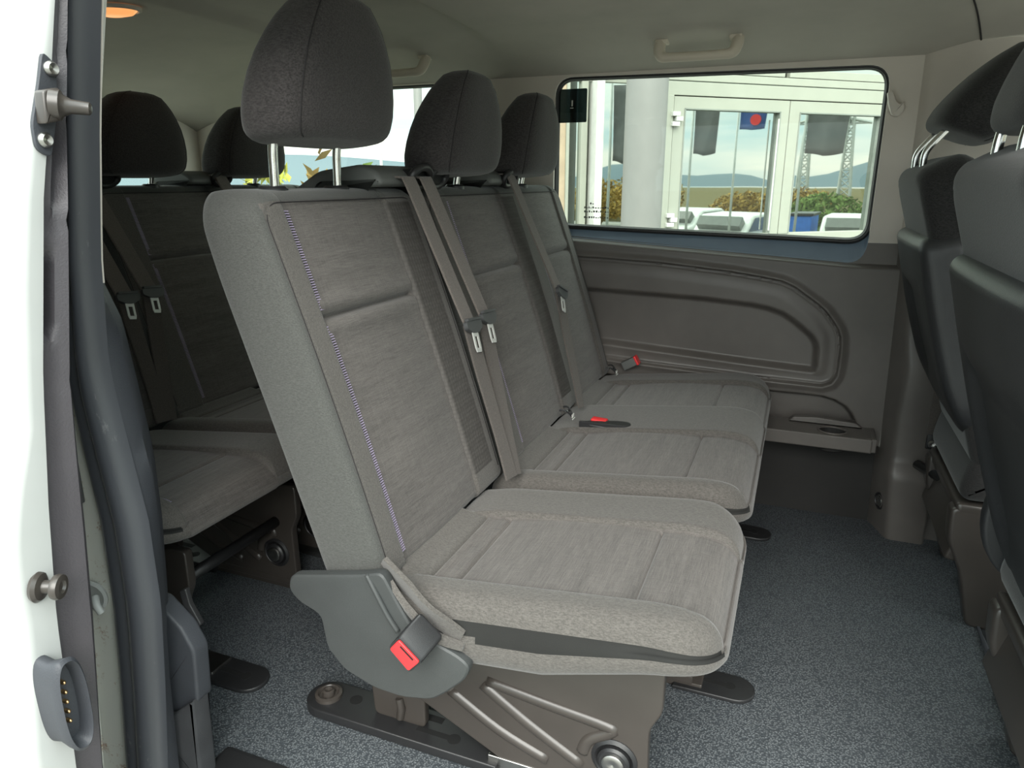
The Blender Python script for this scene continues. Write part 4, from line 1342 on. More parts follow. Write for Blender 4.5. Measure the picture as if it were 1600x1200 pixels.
for z in zz2:
    b = yat(zW, yW, z); c = yat(zB, yB, z)
    joint = 0.0035 * (gauss(z - 0.752, 0.0035) + gauss(z - 0.935, 0.003) + gauss(z - 1.045, 0.003) + gauss(z - 1.125, 0.003))
    hollow = 0.030 * smoothstep((z - 0.80) / 0.02) * smoothstep((0.905 - z) / 0.02)
    slot = 0.014 * smoothstep((z - 0.945) / 0.01) * smoothstep((1.04 - z) / 0.01)
    rings.append([(-2.0, b), (-0.808 - joint - hollow, b + 0.0005), (-0.806 - joint - hollow, b + (c - b) * 0.30), (-0.806 - joint - slot, b + (c - b) * 0.45), (-0.803 - joint - slot * 0.8, b + (c - b) * 0.62), (-0.800 - joint, b + (c - b) * 0.85), (-0.806 - joint, c), (-2.0, c)])
n = 8
for z, ring in zip(zz2, rings):
    for x, y in ring: V.append((x, y, z))
for i in range(len(zz2) - 1):
    for k in range(n):
        k2 = (k + 1) % n
        F.append((i * n + k, i * n + k2, (i + 1) * n + k2, (i + 1) * n + k))
F.append(tuple(range(n))); F.append(tuple((len(zz2) - 1) * n + k for k in range(n)))
smooth_angle(fix_normals(mesh('inner_trim', V, F, 'doorblack', door)), 40)
# window glass glimpse in the inner trim
# latch plate with guide peg
mb = MB()
lpoly = round_poly([(0.598, 1.118), (0.612, 1.105), (0.606, 1.06), (0.588, 1.005), (0.572, 1.014), (0.572, 1.040), (0.588, 1.085)], 0.007, 3)
mb.prism(lpoly, 0, -0.800, -0.795, 0, 0.001)
lp = smooth_angle(mb.build('latch_plate', 'jambblack', door, True, 'grey latch plate with two screws'), 40)
mb = MB()
for (y, z) in ((0.604, 1.100), (0.583, 1.024)):
    mb.lathe((-0.796, y, z), (1, 0, 0), [(0.0085, 0), (0.0085, 0.004), (0.006, 0.007), (0.0001, 0.005)], 0, 18)
smooth_angle(mb.build('screw', 'steel', lp, True), 40)
mb = MB()
mb.prism(round_poly([(0.580, 1.075), (0.600, 1.080), (0.597, 1.045), (0.577, 1.040)], 0.003, 2), 0, -0.796, -0.780, 0, 0.003)
dpin = Vector((0.55, 0.82, -0.25)).normalized()
mb.lathe((-0.788, 0.592, 1.062), (0.75, 0.65, -0.1), [(0.0165, 0), (0.0165, 0.010), (0.012, 0.012), (0.010, 0.016), (0.008, 0.020), (0.007, 0.038), (0.004, 0.040), (0.0001, 0.040)], 0, 20)
smooth_angle(mb.build('guide_peg', 'steelpaint', door, True, 'tapered brown-grey guide peg'), 40)
# round stop pin
mb = MB()
c = Vector((-0.800, 0.484, 0.516)); d = Vector((0.90, 0.42, -0.05)).normalized()
mb.lathe(c - d * 0.004, d, [(0.017, 0), (0.019, 0.004), (0.016, 0.008), (0.008, 0.010), (0.0075, 0.020), (0.0145, 0.022), (0.0155, 0.026), (0.0145, 0.030), (0.008, 0.031), (0.006, 0.028), (0.0001, 0.028)], 0, 28)
smooth_angle(mb.build('stop_pin', 'steelpaint', door, True, 'dark round stop pin on a washer'), 35)
# rubber contact boot with five brass contacts
V = []; F = []
def boot(cy, cz, ry, rz, n=40, e=2.6):
    out = []
    for k in range(n):
        t = 2 * math.pi * k / n
        cc, ss = math.cos(t), math.sin(t)
        out.append((cy + ry * abs(cc) ** (2 / e) * (1 if cc > 0 else -1), cz + rz * abs(ss) ** (2 / e) * (1 if ss > 0 else -1) - 0.30 * ry * cc))
    return out
mb = MB()
lv = [(-0.802, boot(0.470, 0.368, 0.015, 0.062)), (-0.785, boot(0.471, 0.368, 0.0155, 0.058)), (-0.772, boot(0.474, 0.366, 0.018, 0.064)), (-0.764, boot(0.476, 0.366, 0.019, 0.067)), (-0.761, boot(0.476, 0.366, 0.0165, 0.062)), (-0.768, boot(0.476, 0.366, 0.0135, 0.056)), (-0.780, boot(0.476, 0.366, 0.0125, 0.053))]
V = [(x, y, z) for x, ring in lv for y, z in ring]; n = 40
F = [(i * n + k, i * n + (k + 1) % n, (i + 1) * n + (k + 1) % n, (i + 1) * n + k) for i in range(len(lv) - 1) for k in range(n)] + [tuple((len(lv) - 1) * n + k for k in range(n))]
mb.add(V, F)
bt = smooth_angle(mb.build('contact_boot', 'jambblack', door, True, 'oval grey rubber contact boot'), 60)
for k in range(5):
    mb = MB()
    z = 0.396 - k * 0.0135
    mb.lathe((-0.781, 0.474 - 0.0004 * k, z), (1, 0, 0), [(0.0026, 0), (0.0026, 0.007), (0.0014, 0.009), (0.0001, 0.0095)], 0, 14)
    smooth_angle(mb.build('brass_contact', 'gold', bt, True), 40)

# rear door jamb, rubber seal and inner trim
jz = [-0.30, -0.006, 0.174, 0.337, 0.485, 0.671, 0.73, 0.88, 1.047, 1.194, 1.30]
jxL = [-1.05, -1.005, -0.983, -0.966, -0.962, -0.977, -0.972, -0.943, -0.902, -0.858, -0.82]
jxR = [-0.96, -0.926, -0.900, -0.880, -0.879, -0.905, -0.910, -0.893, -0.859, -0.823, -0.79]
zz = np.linspace(-0.30, 1.30, 50)
V = []; F = []
stn = []
for z in zz:
    xl = float(np.interp(z, jz, jxL))
    stn.append((z, [(xl - 0.30, 0.655), (xl - 0.075, 0.660), (xl - 0.060, 0.668), (xl - 0.055, 0.690), (xl - 0.020, 0.693), (xl - 0.006, 0.697), (xl + 0.010, 0.704), (xl + 0.010, 0.735), (xl - 0.3, 0.735)]))
jb = loft_z('trim_5', stn, 'jamb')
smooth_angle(fix_normals(jb), 45)
tag(jb, 'white painted rear door jamb with rust specks behind the seal', 'door jamb', None, 'structure')
mb = MB()
mb.lathe((-1.005, 0.688, 0.335), (0.25, -1, 0), [(0.026, 0), (0.027, 0.004), (0.022, 0.006), (0.016, 0.001), (0.0001, 0.001)], 0, 28)
mb.tube([(-0.998, 0.685, 0.335), (-0.985, 0.676, 0.327), (-0.980, 0.678, 0.315)], 0.006, 0, 10)
smooth_angle(mb.build('striker', 'greywhite', jb, True), 45)
mb = MB()
mb.box((-1.006, 0.683, 0.50), (-0.990, 0.693, 0.60), 0, None, None, 0.004)
mb.build('jamb_slot', 'plastic', jb, True)
stn = []; s2 = []
for z in zz:
    xl = float(np.interp(z, jz, jxL)); xr = float(np.interp(z, jz, jxR)); w = xr - xl
    pr_ = []
    # two-lobed rubber bulb
    for (u, v) in ((0.0, 0.02), (0.02, -0.006), (0.10, -0.016), (0.22, -0.020), (0.34, -0.016), (0.40, -0.010), (0.44, -0.012), (0.52, -0.022), (0.66, -0.027), (0.80, -0.024), (0.92, -0.014), (0.98, -0.004), (0.99, 0.008)):
        pr_.append((xl + w * u, 0.700 + v))
    stn.append((z, pr_))
sl = loft_z('trim_6', stn, 'rubber')
smooth_angle(fix_normals(sl), 70)
tag(sl, 'thick grey rubber door seal curving down the door opening', 'seal', None, 'structure')
tz = [-0.30, -0.043, 0.166, 0.21, 0.264, 0.293, 0.453, 0.567, 0.673, 0.774, 0.851, 1.053, 1.30]
tx = [-0.985, -0.980, -0.968, -0.962, -0.958, -0.952, -0.938, -0.936, -0.948, -0.961, -0.998, -0.953, -0.90]
stn = []
for z in zz:
    xr = float(np.interp(z, jz, jxR)); xt = float(np.interp(z, tz, tx))
    xt = max(xt, -0.998)
    stn.append((z, [(xr - 0.02, 0.705), (xr - 0.006, 0.712), (min(xr, xt + 0.05) - 0.004, 0.735), (xt + 0.003, 0.772), (xt - 0.001, 0.782), (xt - 0.012, 0.786), (xt - 0.10, 0.80)]))
zz_low = [i for i, z in enumerate(zz) if z <= 0.86]
it = loft_z('trim_7', [stn[i] for i in zz_low], 'jambblack')
smooth_angle(fix_normals(it), 50)
tag(it, 'dark grained plastic lining of the rear door pillar', 'trim', None, 'structure')
it2 = loft_z('trim_8', [stn[i] for i in range(len(zz)) if zz[i] >= 0.82], 'trimlight')
it2.location.x = 0.004
smooth_angle(fix_normals(it2), 50)
tag(it2, 'narrow pale upper lining of the rear door pillar', 'trim', None, 'structure')
# lower pillar cover and carpeted foot
mb = MB()
mb.prism(round_poly([(-1.04, 0.275), (-0.965, 0.285), (-0.915, 0.245), (-0.893, 0.205), (-0.900, 0.100), (-0.960, 0.06), (-1.04, 0.02)], 0.008, 3), 1, 0.765, 0.800, 0, 0.006)
pc = tag(smooth_angle(mb.build('trim_9', 'jambblack', None, True), 40), 'dark plastic cover low on the rear door pillar', 'trim', None, 'structure')
mb = MB()
mb.prism(round_poly([(-1.10, 0.12), (-0.96, 0.06), (-0.902, 0.11), (-0.908, -0.069), (-1.10, -0.069)], 0.006, 3), 1, 0.755, 0.794, 0, 0.006)
tag(smooth_angle(mb.build('trim_10', 'carpet', None, True), 40), 'grey carpeted foot of the rear door pillar', 'trim', None, 'structure')
mb = MB()
mb.prism(round_poly([(-0.945, 0.292), (-0.930, 0.300), (-0.925, 0.270), (-0.905, 0.235), (-0.915, 0.225), (-0.940, 0.262)], 0.004, 3), 1, 0.798, 0.808, 0, 0.002)
mb.tube([(-0.945, 0.805, 0.262), (-0.930, 0.806, 0.238), (-0.920, 0.806, 0.228)], 0.003, 1, 8)
smooth_angle(mb.build('release_hook', ['plastic_dark', 'chrome'], pc, True, 'small metal release hook'), 40)

# ------------------------------------------------------------------ benches
single = make_single('near single grey fabric seat of the middle row with a raised headrest', 'seat', 'single seats by the door')
double = make_double('grey fabric double bench of the middle row against the far wall', 'bench', 'double benches by the far wall')
for src, lab in ((single, 'single seat of the rearmost row, mostly hidden by the door pillar'), (double, 'dark double bench of the rearmost row under the rear side window')):
    c = copy_tree(src)
    c.location = (src.location.x - 1.0, src.location.y, src.location.z)
    c['label'] = lab

# ------------------------------------------------------------------ front seats at the right edge
FB = Vector((0.418, 0, 0.33)); FT = Vector((0.208, 0, 1.003))
FU = (FT - FB).normalized(); FL = (FT - FB).length
FN_ = Vector((-FU.z, 0, FU.x))            # towards the rear
def front_pt(s, y, h):
    p = FB + FU * s + FN_ * h
    p = p + FN_ * (-0.022 * max(0, (s / FL - 0.55)) ** 1.0 * 0 )
    return (p.x, y, p.z)
def make_front(name, y0, y1, label, hr_y, hr_z, tilt, hx, s0, disc, post_x):
    root = empty(name, (0.6, (y0 + y1) / 2, FZ), label, 'seat', 'front seats seen from behind')
    Wd = y1 - y0
    def top(s, b, d):
        return -0.0022 * gauss(d - 0.034, 0.0018) + 0.0 * s
    pad('backrest', FL, Wd, (0.03, 0.07, 0.07, 0.03), 0.035, 0.125, top, lambda s, b, h: front_pt(s, y0 + b, h - 0.006),
        ['frontfab', 'frontfab'], lambda s, b: 0, root, step=0.012, rb=0.04, bulge=0.006)
    # moulded rear shell
    sL = FL * 0.785 - s0
    def tops(s, b, d):
        u = np.clip((b / Wd - 0.5) * 2, -1, 1)
        t = np.clip(s / sL, 0, 1)
        return 0.010 * (1 - u ** 4) - 0.020 * smoothstep((d - 0.05) / 0.03) * smoothstep((t - 0.08) / 0.2) * smoothstep((0.80 - t) / 0.15) + 0.010 * np.sin(np.pi * t)
    def fms(s, b, h):
        bb = b - 0.008 * 1
        x, y, z = front_pt(s + s0 - 0.0, y0 + bb * (Wd + 0.02) / Wd - 0.002, h + 0.012)
        # lower end curls forward under the seat
        k = max(0, 0.16 - s) / 0.16
        x += 0.03 * k * k
        # side wings are shallower towards the top
        return (x, y, z)
    sh_ = pad('rear_shell', sL, Wd, (0.10, 0.04, 0.04, 0.10), 0.022, 0.082, tops, fms, ['shell', 'shell'], lambda s, b: 0, root, step=0.012, rb=0.01, bulge=0.0, inset=-0.004)
    # cushion
    mb = MB()
    mb.prism(round_poly([(0.40, 0.255), (0.42, 0.375), (0.55, 0.400), (0.86, 0.420), (0.92, 0.37), (0.90, 0.28)], 0.04, 5), 1, y0 + 0.005, y1 - 0.005, 0, 0.03)
    smooth_angle(mb.build('cushion', 'frontfab', root, True), 50)
    # headrest on bent chrome posts
    hr = headrest(root, hx + 0.030, hx + 0.068, hr_y, hr_z, 0.232, 0.26, 0.965, 'frontfab', tilt, 1.02, 1.0, False)
    for s in (-1, 1):
        mb = MB()
        yy = hr_y + s * 0.075
        mb.tube(spline([(post_x, yy, 0.975), (post_x, yy, 1.012), (post_x + 0.002, yy, 1.045), (post_x + 0.022 * (1 if tilt > 0.2 else 0.4), yy, 1.075), (post_x + 0.055 * (1 if tilt > 0.2 else 0.5), yy, 1.115)], 6), 0.0078, 0, 16)
        p = smooth_angle(mb.build('post', 'chrome', hr, True, 'bent chrome headrest post'), 60)
    for s in (-1, 1):
        sleeve(root, post_x, hr_y + s * 0.075, 1.018, 0.019)
    # pressed steel pedestal
    mb = MB()
    po = round_poly([(0.395, 0.235), (0.40, 0.150), (0.44, 0.060), (0.47, -0.074), (0.60, -0.074), (0.60, 0.05), (0.80, 0.08), (0.80, -0.074), (0.90, -0.074), (0.90, 0.245)], 0.02, 4)
    ya, yb = (y0 + 0.02, y1 - 0.08)
    mb.prism(po, 1, ya, ya + 0.05, 0, 0.010)
    mb.prism(po, 1, yb, yb + 0.05, 0, 0.010)
    mb.box((0.405, ya, 0.215), (0.90, yb + 0.05, 0.248), 0, None, None, 0.012)
    mb.box((0.418, ya + 0.01, 0.09), (0.445, yb + 0.04, 0.235), 0, Matrix.Rotation(0.25, 3, 'Y'), None, 0.008)
    pd = smooth_angle(mb.build('pedestal', 'steelpaint', root, True, 'glossy brown-black steel seat pedestal'), 40)
    mb = MB()
    mb.box((0.43, ya + 0.06, 0.10), (0.45, ya + 0.16, 0.15), 0, None, None, 0.004)
    mb.build('pedestal_slot', 'holeshade', pd)  # black block stands for the dark inside a slot
    if not disc: return root
    # far-side disc of the seat hinge cover
    mb = MB()
    el = [(0.455 + 0.085 * math.cos(t * math.pi / 16), 0.375 + 0.125 * math.sin(t * math.pi / 16) + 0.0 * t) for t in range(32)]
    mb.prism(el, 1, y1 - 0.006, y1 + 0.028, 0, 0.008)
    cvr = smooth_angle(mb.build('hinge_cover', 'shell', root, True, 'rounded grey hinge cover'), 40)
    mb = MB()
    el = [(0.462 + 0.068 * math.cos(t * math.pi / 16), 0.372 + 0.105 * math.sin(t * math.pi / 16)) for t in range(32)]
    mb.prism(el, 1, y1 + 0.02, y1 + 0.031, 0, 0.003)
    smooth_angle(mb.build('hinge_disc', 'tower', cvr, True), 40)
    return root
make_front('front_seat', 1.80, 2.255, 'far front seat seen from behind with its headrest posts showing', 2.06, 1.080, 0.45, 0.285, 0.075, False, 0.248)
make_front('front_seat', 0.93, 1.455, 'near front seat cut off by the right edge of the picture', 1.255, 1.047, 0.08, 0.285, -0.10, True, 0.262)

# floor anchor with belt end behind the far front seat
mb = MB()
mb.lathe((0.415, 2.266, FZ + 0.31), (0, -1, 0.2), [(0.011, 0), (0.011, 0.006), (0.007, 0.009), (0.0001, 0.008)], 0, 20)
mb.box((0.399, 2.262, 0.225), (0.431, 2.270, 0.27), 1, None, None, 0.004)
mb.box((0.397, 2.264, 0.26), (0.433, 2.269, 0.40), 2, None, None, 0.001)
tag(smooth_angle(mb.build('belt_anchor', ['steel', 'plastic_dark', 'beltdark'], None, True), 40), 'belt end bolted behind the far front seat', 'belt anchor')

# ------------------------------------------------------------------ building outside
P0 = Vector((-0.41, 6.95, 0)); FD = Vector((0.76, 0.65, 0)).normalized(); FNv = Vector((FD.y, -FD.x, 0))
bld = empty('building', (P0.x, P0.y, -0.6), 'pale metal and glass building with double doors beyond the window', 'building')
def fbox(mb, t0, t1, z0, z1, d0, d1, mi=0, bev=0.0):
    """box in facade coordinates; d is distance out of the facade towards the van"""
    R = Matrix((FD, -FNv, Vector((0, 0, 1)))).transposed()
    m2 = MB(); m2.box((t0, -d1, z0), (t1, -d0, z1), 0, None, None, bev)
    vs = []
    for v in m2.v:
        vs.append((P0 + FD * v[0] - FNv * v[1] + Vector((0, 0, v[2])))[:])
    mb.add(vs, m2.f, mi)
def fpart(name, boxes, mat, parent=bld, label=None, bev=0.004):
    mb = MB()
    for b_ in boxes: fbox(mb, *b_, 0, bev)
    return mb.build(name, mat, parent, False, label)
# wall body behind and band courses
fpart('wall_body', [(-2.12, 9, -0.6, 7.5, -0.5, -0.12)], 'facade', bev=0)
fpart('transom_band', [(-1.15, 6, 1.66, 1.765, 0.0, 0.06)], 'facade')
fpart('transom_band', [(-1.15, 6, 1.775, 1.835, -0.02, 0.05)], 'facade')
fpart('joint_line', [(-1.15, 6, 1.765, 1.775, 0.0, 0.035)], 'facade_line', bev=0)
# upper windows
for (a, b_) in ((-1.02, 0.14), (0.19, 1.45), (1.5, 2.7)):
    fr_ = fpart('window_frame', [(a, b_, 1.840, 1.905, 0, 0.05), (a, a + 0.08, 1.9, 3.2, 0, 0.05), (b_ - 0.08, b_, 1.9, 3.2, 0, 0.05), (a, b_, 3.15, 3.22, 0, 0.05)], 'facade')
    fpart('pane', [(a + 0.07, b_ - 0.07, 1.9, 3.16, 0.0, 0.012)], 'mirror', fr_, bev=0)
# door frame and leaves
fpart('door_frame', [(-1.06, -0.945, -0.6, 1.66, 0, 0.07)], 'facade')
fpart('door_frame', [(1.40, 1.50, -0.6, 1.66, 0, 0.07)], 'facade')
for (a, b_, ga, gb) in ((-0.935, 0.215, -0.83, 0.125), (0.222, 1.39, 0.330, 1.245)):
    lf = fpart('door_leaf', [(a, b_, 1.555, 1.652, 0, 0.055), (a, ga, -0.58, 1.56, 0, 0.055), (gb, b_, -0.58, 1.56, 0, 0.055), (a, b_, 0.36, 0.525, 0, 0.055), (a, b_, -0.58, -0.45, 0, 0.055)], 'facade')
    fpart('pane', [(ga - 0.01, gb + 0.01, 0.52, 1.56, 0.0, 0.015)], 'mirror', lf, bev=0)
    fpart('pane', [(ga - 0.01, gb + 0.01, -0.46, 0.37, 0.0, 0.015)], 'mirror', lf, bev=0)
    fpart('pane_bead', [(ga - 0.004, ga + 0.008, 0.52, 1.56, 0.01, 0.06), (gb - 0.008, gb + 0.004, 0.52, 1.56, 0.01, 0.06), (ga, gb, 1.552, 1.562, 0.01, 0.06)], 'facade_line', lf, bev=0)
    fpart('leaf_joint', [(b_ - 0.001, b_ + 0.006, -0.58, 1.65, 0, 0.03)], 'facade_line', lf, bev=0)
for zc in (1.475, 0.66):
    h_ = fpart('hinge', [(-0.965, -0.895, zc + 0.02, zc + 0.055, 0.06, 0.10), (-0.930, -0.865, zc - 0.018, zc + 0.018, 0.06, 0.10), (-0.965, -0.895, zc - 0.058, zc - 0.023, 0.06, 0.10)], 'carwhite', bld, 'white three-knuckle door hinge')
fpart('frame_line', [(-1.072, -1.062, -0.6, 1.66, 0, 0.05)], 'facade_line', bev=0)
fpart('handle_rail', [(0.09, 0.10, 0.55, 1.50, 0.07, 0.085)], 'carwhite')
# left glazing
fpart('mullion', [(-1.76, -1.705, -0.6, 3, 0, 0.05)], 'facade')
fpart('mullion', [(-1.67, -1.605, -0.6, 3, 0, 0.14)], 'carwhite')
fpart('transom_band', [(-2.05, -1.15, 1.735, 1.83, 0.0, 0.04)], 'facade')
fpart('pane', [(-1.87, -1.76, -0.6, 1.74, 0, 0.012)], 'mirror', bev=0)
fpart('pane', [(-1.61, -1.15, -0.6, 1.74, 0, 0.012)], 'mirror', bev=0)
fpart('cladding', [(-2.12, -1.885, -0.6, 1.74, 0, 0.03)], 'brick')
fpart('mullion', [(-1.885, -1.86, -0.6, 1.74, 0, 0.05)], 'facade')
fpart('mullion', [(-1.30, -1.26, -0.6, 1.74, 0, 0.05)], 'facade')
fpart('base_band', [(1.5, 8, -0.6, 0.35, 0, 0.05)], 'facade')
# column in front of the facade
cc = P0 + FD * (-1.60) + FNv * 0.80
mb = MB()
mb.lathe((cc.x, cc.y, -0.6), (0, 0, 1), [(0.19, 0), (0.19, 0.02), (0.146, 0.03), (0.146, 4.4), (0.18, 4.42), (0.18, 4.5)], 0, 48)
tag(smooth_angle(mb.build('column', 'column', None, True), 40), 'round grey metal column standing before the glass doors', 'column')

# ------------------------------------------------------------------ yard facing the building (seen in its glass)
def flag(x, y, zt, zb, w, mat, label, hpole=3.2, wavey=0.12, sg=1):
    r = empty('flag', (x, y, -0.6), label, 'flag', 'flags on poles in the yard')
    mb = MB(); mb.tube([(x, y, -1.40 if x > 12 else -0.9), (x, y, hpole)], [0.035, 0.025], 0, 12)
    mb.build('flagpole', 'pole', r, True)
    V = []; F = []; N = 14; K = 10
    for i in range(N + 1):
        for j in range(K + 1):
            u = i / N; v = j / K
            V.append((x + 0.06 * math.sin(5 * u + 2 * v), y + sg * (0.04 + u * w * (1 - 0.12 * v)), zt + (zb - zt) * v - 0.18 * u * v * (zt - zb) * wavey * 8 * (0.5 - abs(u - 0.5))))
    for i in range(N):
        for j in range(K):
            F.append((i * (K + 1) + j, (i + 1) * (K + 1) + j, (i + 1) * (K + 1) + j + 1, i * (K + 1) + j + 1))
    c = mesh('cloth', V, F, mat, r)
    s = c.modifiers.new('thickness', 'SOLIDIFY'); s.thickness = 0.006
    return r, c
flag(10.6, 2.88, 2.9, 1.62, 0.62, 'flaggrey', 'dark grey flag on the middle pole', 3.4)
flag(11.9, 5.22, 3.1, 1.62, 0.98, 'flaggrey', 'dark grey flag on the right-hand pole', 3.6)
flag(7.6, 2.05, 2.9, 1.40, 0.60, 'flaggrey', 'dark grey flag on the nearest pole', 3.3)
r, c = flag(13.1, 3.32, 3.05, 2.30, 0.75, 'flagblue', 'blue flag with a red patch', 3.4)
mb = MB(); mb.lathe((13.02, 3.80, 2.52), (-1, 0, 0), [(0.14, 0), (0.14, 0.012), (0.0001, 0.012)], 0, 20)
mb.build('flag_patch', 'flagred', c)
def car(x, y, yawc, label):
    r = empty('parked_car', (x, y, -1.40), label, 'car', 'cars parked in the yard')
    Rz = Matrix.Rotation(yawc, 3, 'Z')
    def tr(mb): mb.v = [(Rz @ Vector(v) + Vector((x, y, -1.40)))[:] for v in mb.v]; return mb
    body = [(-2.0, 0.25), (-2.05, 0.6), (-1.95, 0.85), (-1.3, 0.95), (-0.75, 1.42), (0.75, 1.45), (1.5, 0.98), (2.05, 0.88), (2.15, 0.55), (2.1, 0.25)]
    mb = tr(MB().prism(round_poly(body, 0.10, 4), 1, -0.82, 0.82, 0, 0.08))
    smooth_angle(mb.build('body', 'carwhite', r, True), 40)
    mb = MB()
    for s in (-1, 1):
        mb.prism(round_poly([(-1.1, 0.97), (-0.68, 1.34), (0.70, 1.36), (1.25, 0.99)], 0.06, 3), 1, s * 0.80, s * 0.835)
    mb.box((-1.35, -0.66, 1.0), (-1.02, 0.66, 1.32), 0, Matrix.Rotation(0.7, 3, 'Y'))
    mb.box((1.05, -0.66, 1.0), (1.30, 0.66, 1.34), 0, Matrix.Rotation(-0.6, 3, 'Y'))
    tr(mb).build('car_window', 'carglass', r)
    for wx in (-1.3, 1.35):
        for s in (-1, 1):
            tr(MB().cyl((wx, s * 0.70, 0.32), (wx, s * 0.86, 0.32), 0.32, 0, 20)).build('wheel', 'plastic_dark', r, False)
    mb = MB()
    for s in (-1, 1): mb.box((-2.08, s * 0.72 - 0.1, 0.62), (-1.98, s * 0.72 + 0.1, 0.80), 0, None, None, 0.02)
    tr(mb).build('tail_light', 'red', r, True)
car(15.6, 2.9, 0.15, 'white parked car with red tail lights, left of the yard')
car(16.2, 6.2, 0.0, 'white parked car on the right of the yard')
car(18.5, 0.6, 0.2, 'white parked car furthest back in the yard')
mb = MB(); mb.box((16.0, 4.35, -1.40), (17.4, 5.0, -0.02), 0, None, None, 0.04); mb.box((15.95, 4.3, -0.02), (17.45, 5.05, 0.06), 1, None, None, 0.02)
tag(mb.build('container', ['bluebin', 'plastic_dark']), 'blue waste container between the parked cars', 'container')
# lattice pylons
def pylon(x, y, h, w, label):
    mb = MB()
    def c(z, s, t): k = w * (1 - 0.8 * z / h); return (x + s * k, y + t * k, z - 0.6)
    for s, t in ((-1, -1), (1, -1), (1, 1), (-1, 1)):
        mb.tube([c(0, s, t), c(h, s, t)], 0.12, 0, 4)
    q = [(-1, -1), (1, -1), (1, 1), (-1, 1)]
    for k in range(12):
        z0 = h * k / 12; z1 = h * (k + 1) / 12
        for i in range(4):
            mb.tube([c(z0, *q[i]), c(z1, *q[(i + 1) % 4])], 0.07, 0, 4)
            mb.tube([c(z1, *q[i]), c(z1, *q[(i + 1) % 4])], 0.06, 0, 4)
    for zz_, L in ((h * 0.68, w * 3.2), (h * 0.90, w * 2.6)):
        mb.tube([(x, y - L, zz_ - 0.6), (x, y, zz_ - 0.2), (x, y + L, zz_ - 0.6)], 0.14, 0, 4)
        mb.tube([(x, y - L, zz_ - 0.6), (x, y + L, zz_ - 0.6)], 0.10, 0, 4)
    return tag(mb.build('pylon', 'pole'), label, 'pylon', 'power pylons beyond the yard')
pylon(80, -1.5, 11, 0.6, 'steel lattice power pylon, nearer the middle')
pylon(84, -6.5, 11.5, 0.6, 'steel lattice power pylon, further right')
# foliage
def foliage(name, x, y, z0, rx, ry, rz, nleaf, size, mat, label, cat='bush', group=None, seed=1, trunk=True):
    rnd = random.Random(seed)
    r = empty(name, (x, y, z0), label, cat, group)
    V = []; F = []
    for i in range(nleaf):
        while True:
            p = Vector((rnd.uniform(-1, 1), rnd.uniform(-1, 1), rnd.uniform(-1, 1)))
            if 0.25 < p.length < 1: break
        c = Vector((x + p.x * rx, y + p.y * ry, z0 + rz * 1.15 + p.z * rz))
        a = Vector((rnd.uniform(-1, 1), rnd.uniform(-1, 1), rnd.uniform(-1, 1))).normalized()
        b = a.cross(Vector((rnd.uniform(-1, 1), rnd.uniform(-1, 1), rnd.uniform(-1, 1)))).normalized()
        s = size * rnd.uniform(0.6, 1.3)
        n0 = len(V)
        V += [(c - a * s)[:], (c + b * s * 0.4)[:], (c + a * s)[:], (c - b * s * 0.4)[:]]
        F.append((n0, n0 + 1, n0 + 2, n0 + 3))
    mesh('foliage', V, F, mat, r, False, None, None, 'stuff')
    mb = MB()
    for k in range(5):
        a = 2 * math.pi * k / 5 + rnd.random()
        mb.tube([(x, y, z0), (x + 0.3 * rx * math.cos(a), y + 0.3 * ry * math.sin(a), z0 + rz * 0.8), (x + 0.6 * rx * math.cos(a), y + 0.6 * ry * math.sin(a), z0 + rz * 1.6)], [0.03 * size / 0.08, 0.02 * size / 0.08, 0.008], 0, 6)
    mb.build('stem', 'brick', r, True)
    return r
sp = [(25, -3.5, 1.5, 'autumn'), (27, 0.5, 0.9, 'autumn'), (26, 4.0, 0.9, 'green'), (24, 7.5, 0.8, 'green'), (30, -8, 1.2, 'autumn'), (32, 2, 1.0, 'autumn'), (21, 10.5, 0.9, 'green'), (30, 7, 1.1, 'green')]
names = ['tallest orange shrub left of the yard', 'low orange shrub behind the cars', 'green shrub behind the container', 'green shrub right of the cars', 'orange shrub furthest left', 'orange shrub furthest back', 'green shrub furthest right', 'green shrub furthest back']
for i, ((x, y, h, mt), nm) in enumerate(zip(sp, names)):
    foliage('shrub', x, y, -1.40, 1.1, 1.7, h * 0.98, 1700, 0.14, mt, nm, 'shrub', 'shrubs behind the yard', i + 3)
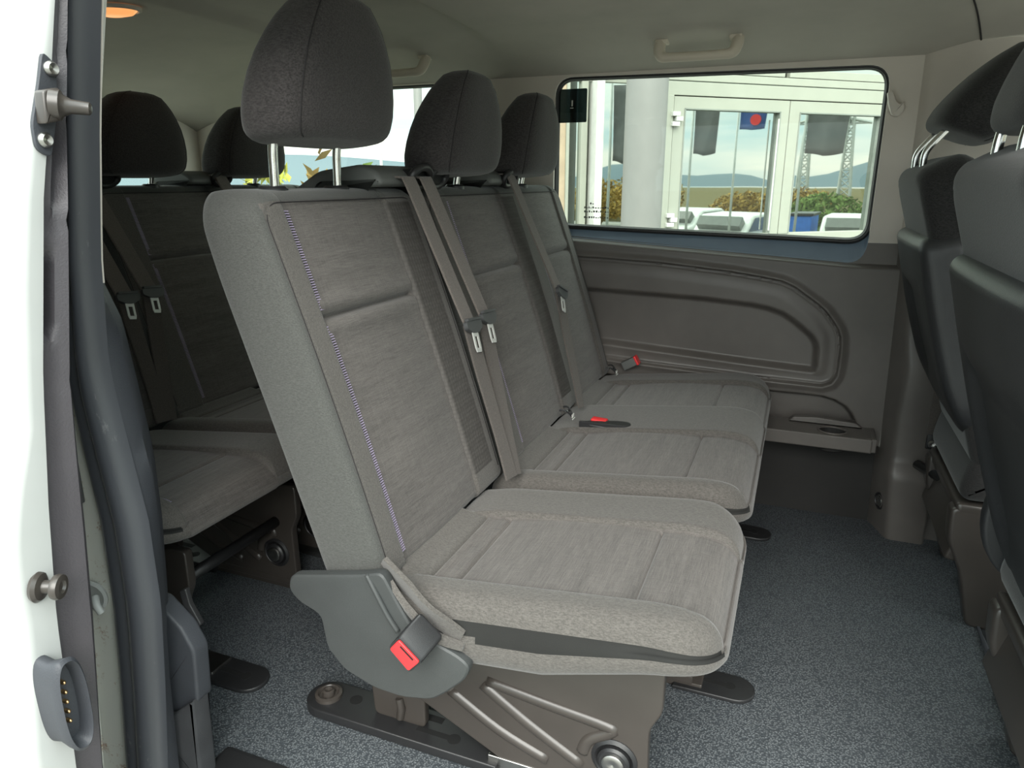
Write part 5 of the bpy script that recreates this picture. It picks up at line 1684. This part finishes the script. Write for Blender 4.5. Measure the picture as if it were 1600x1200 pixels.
# field and far hills
tag(MB().prism([(34, -90), (190, -160), (190, 60), (34, 50)], 2, -1.40, -0.75).build('field', 'field'), 'dry brown field beyond the yard', 'field', None, 'structure')
V = []; F = []
rnd = random.Random(5)
N = 60
for i in range(N + 1):
    a = math.radians(-50 + 80 * i / N)
    R0 = 210
    h = 3.0 + 2.6 * math.sin(i * 0.35) + 1.6 * math.sin(i * 0.9 + 1) + (3.5 if 30 < i < 36 else 0)
    for (d, z) in ((0, -0.6), (18, h * 0.6), (45, h), (90, -0.6)):
        V.append(((R0 + d) * math.cos(a), (R0 + d) * math.sin(a), z))
for i in range(N):
    for k in range(3):
        F.append((i * 4 + k, (i + 1) * 4 + k, (i + 1) * 4 + k + 1, i * 4 + k + 1))
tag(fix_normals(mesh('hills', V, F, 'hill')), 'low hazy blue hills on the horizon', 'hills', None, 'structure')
V = []; F = []
for i in range(N + 1):
    a = math.radians(95 + 75 * i / N)
    h = 5.5 + 0.10 * i + 1.2 * math.sin(i * 0.3)
    for (d, z) in ((0, -1.2), (18, h * 0.6), (45, h), (90, -1.2)):
        V.append(((210 + d) * math.cos(a), (210 + d) * math.sin(a), z))
for i in range(N):
    for k in range(3):
        F.append((i * 4 + k, (i + 1) * 4 + k, (i + 1) * 4 + k + 1, i * 4 + k + 1))
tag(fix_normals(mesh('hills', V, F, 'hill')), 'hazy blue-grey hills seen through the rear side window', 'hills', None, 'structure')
# bushes just outside the rear side window
foliage('bush', -2.52, 3.00, -0.6, 0.18, 0.16, 0.82, 900, 0.05, 'yellowgreen', 'yellow-green bush outside the rear side window', 'bush', None, 21)
foliage('bush', -2.20, 3.00, -0.6, 0.11, 0.14, 0.83, 420, 0.045, 'autumn', 'thin brown-leaved bush outside the rear side window', 'bush', None, 22)
foliage('bush', -1.97, 3.02, -0.6, 0.10, 0.14, 0.80, 420, 0.045, 'green', 'green bush outside the rear side window', 'bush', None, 23)
for px_, py_, rr, mm, lab in ((-2.107, 3.4, 0.008, 'carwhite', 'thin white pole standing in for a mullion outside the rear side window'), (-1.93, 3.5, 0.022, 'column', 'grey post standing in for a mullion outside the rear side window')):
    mb = MB(); mb.tube([(px_, py_, -0.6), (px_, py_, 2.6)], rr, 0, 12)
    mb.lathe((px_, py_, -0.6), (0, 0, 1), [(rr * 3, 0), (rr * 3, 0.02), (rr, 0.03)], 0, 12)
    tag(mb.build('post', mm, None, True), lab, 'post')  # both uprights stand in for mullions of the glass facade
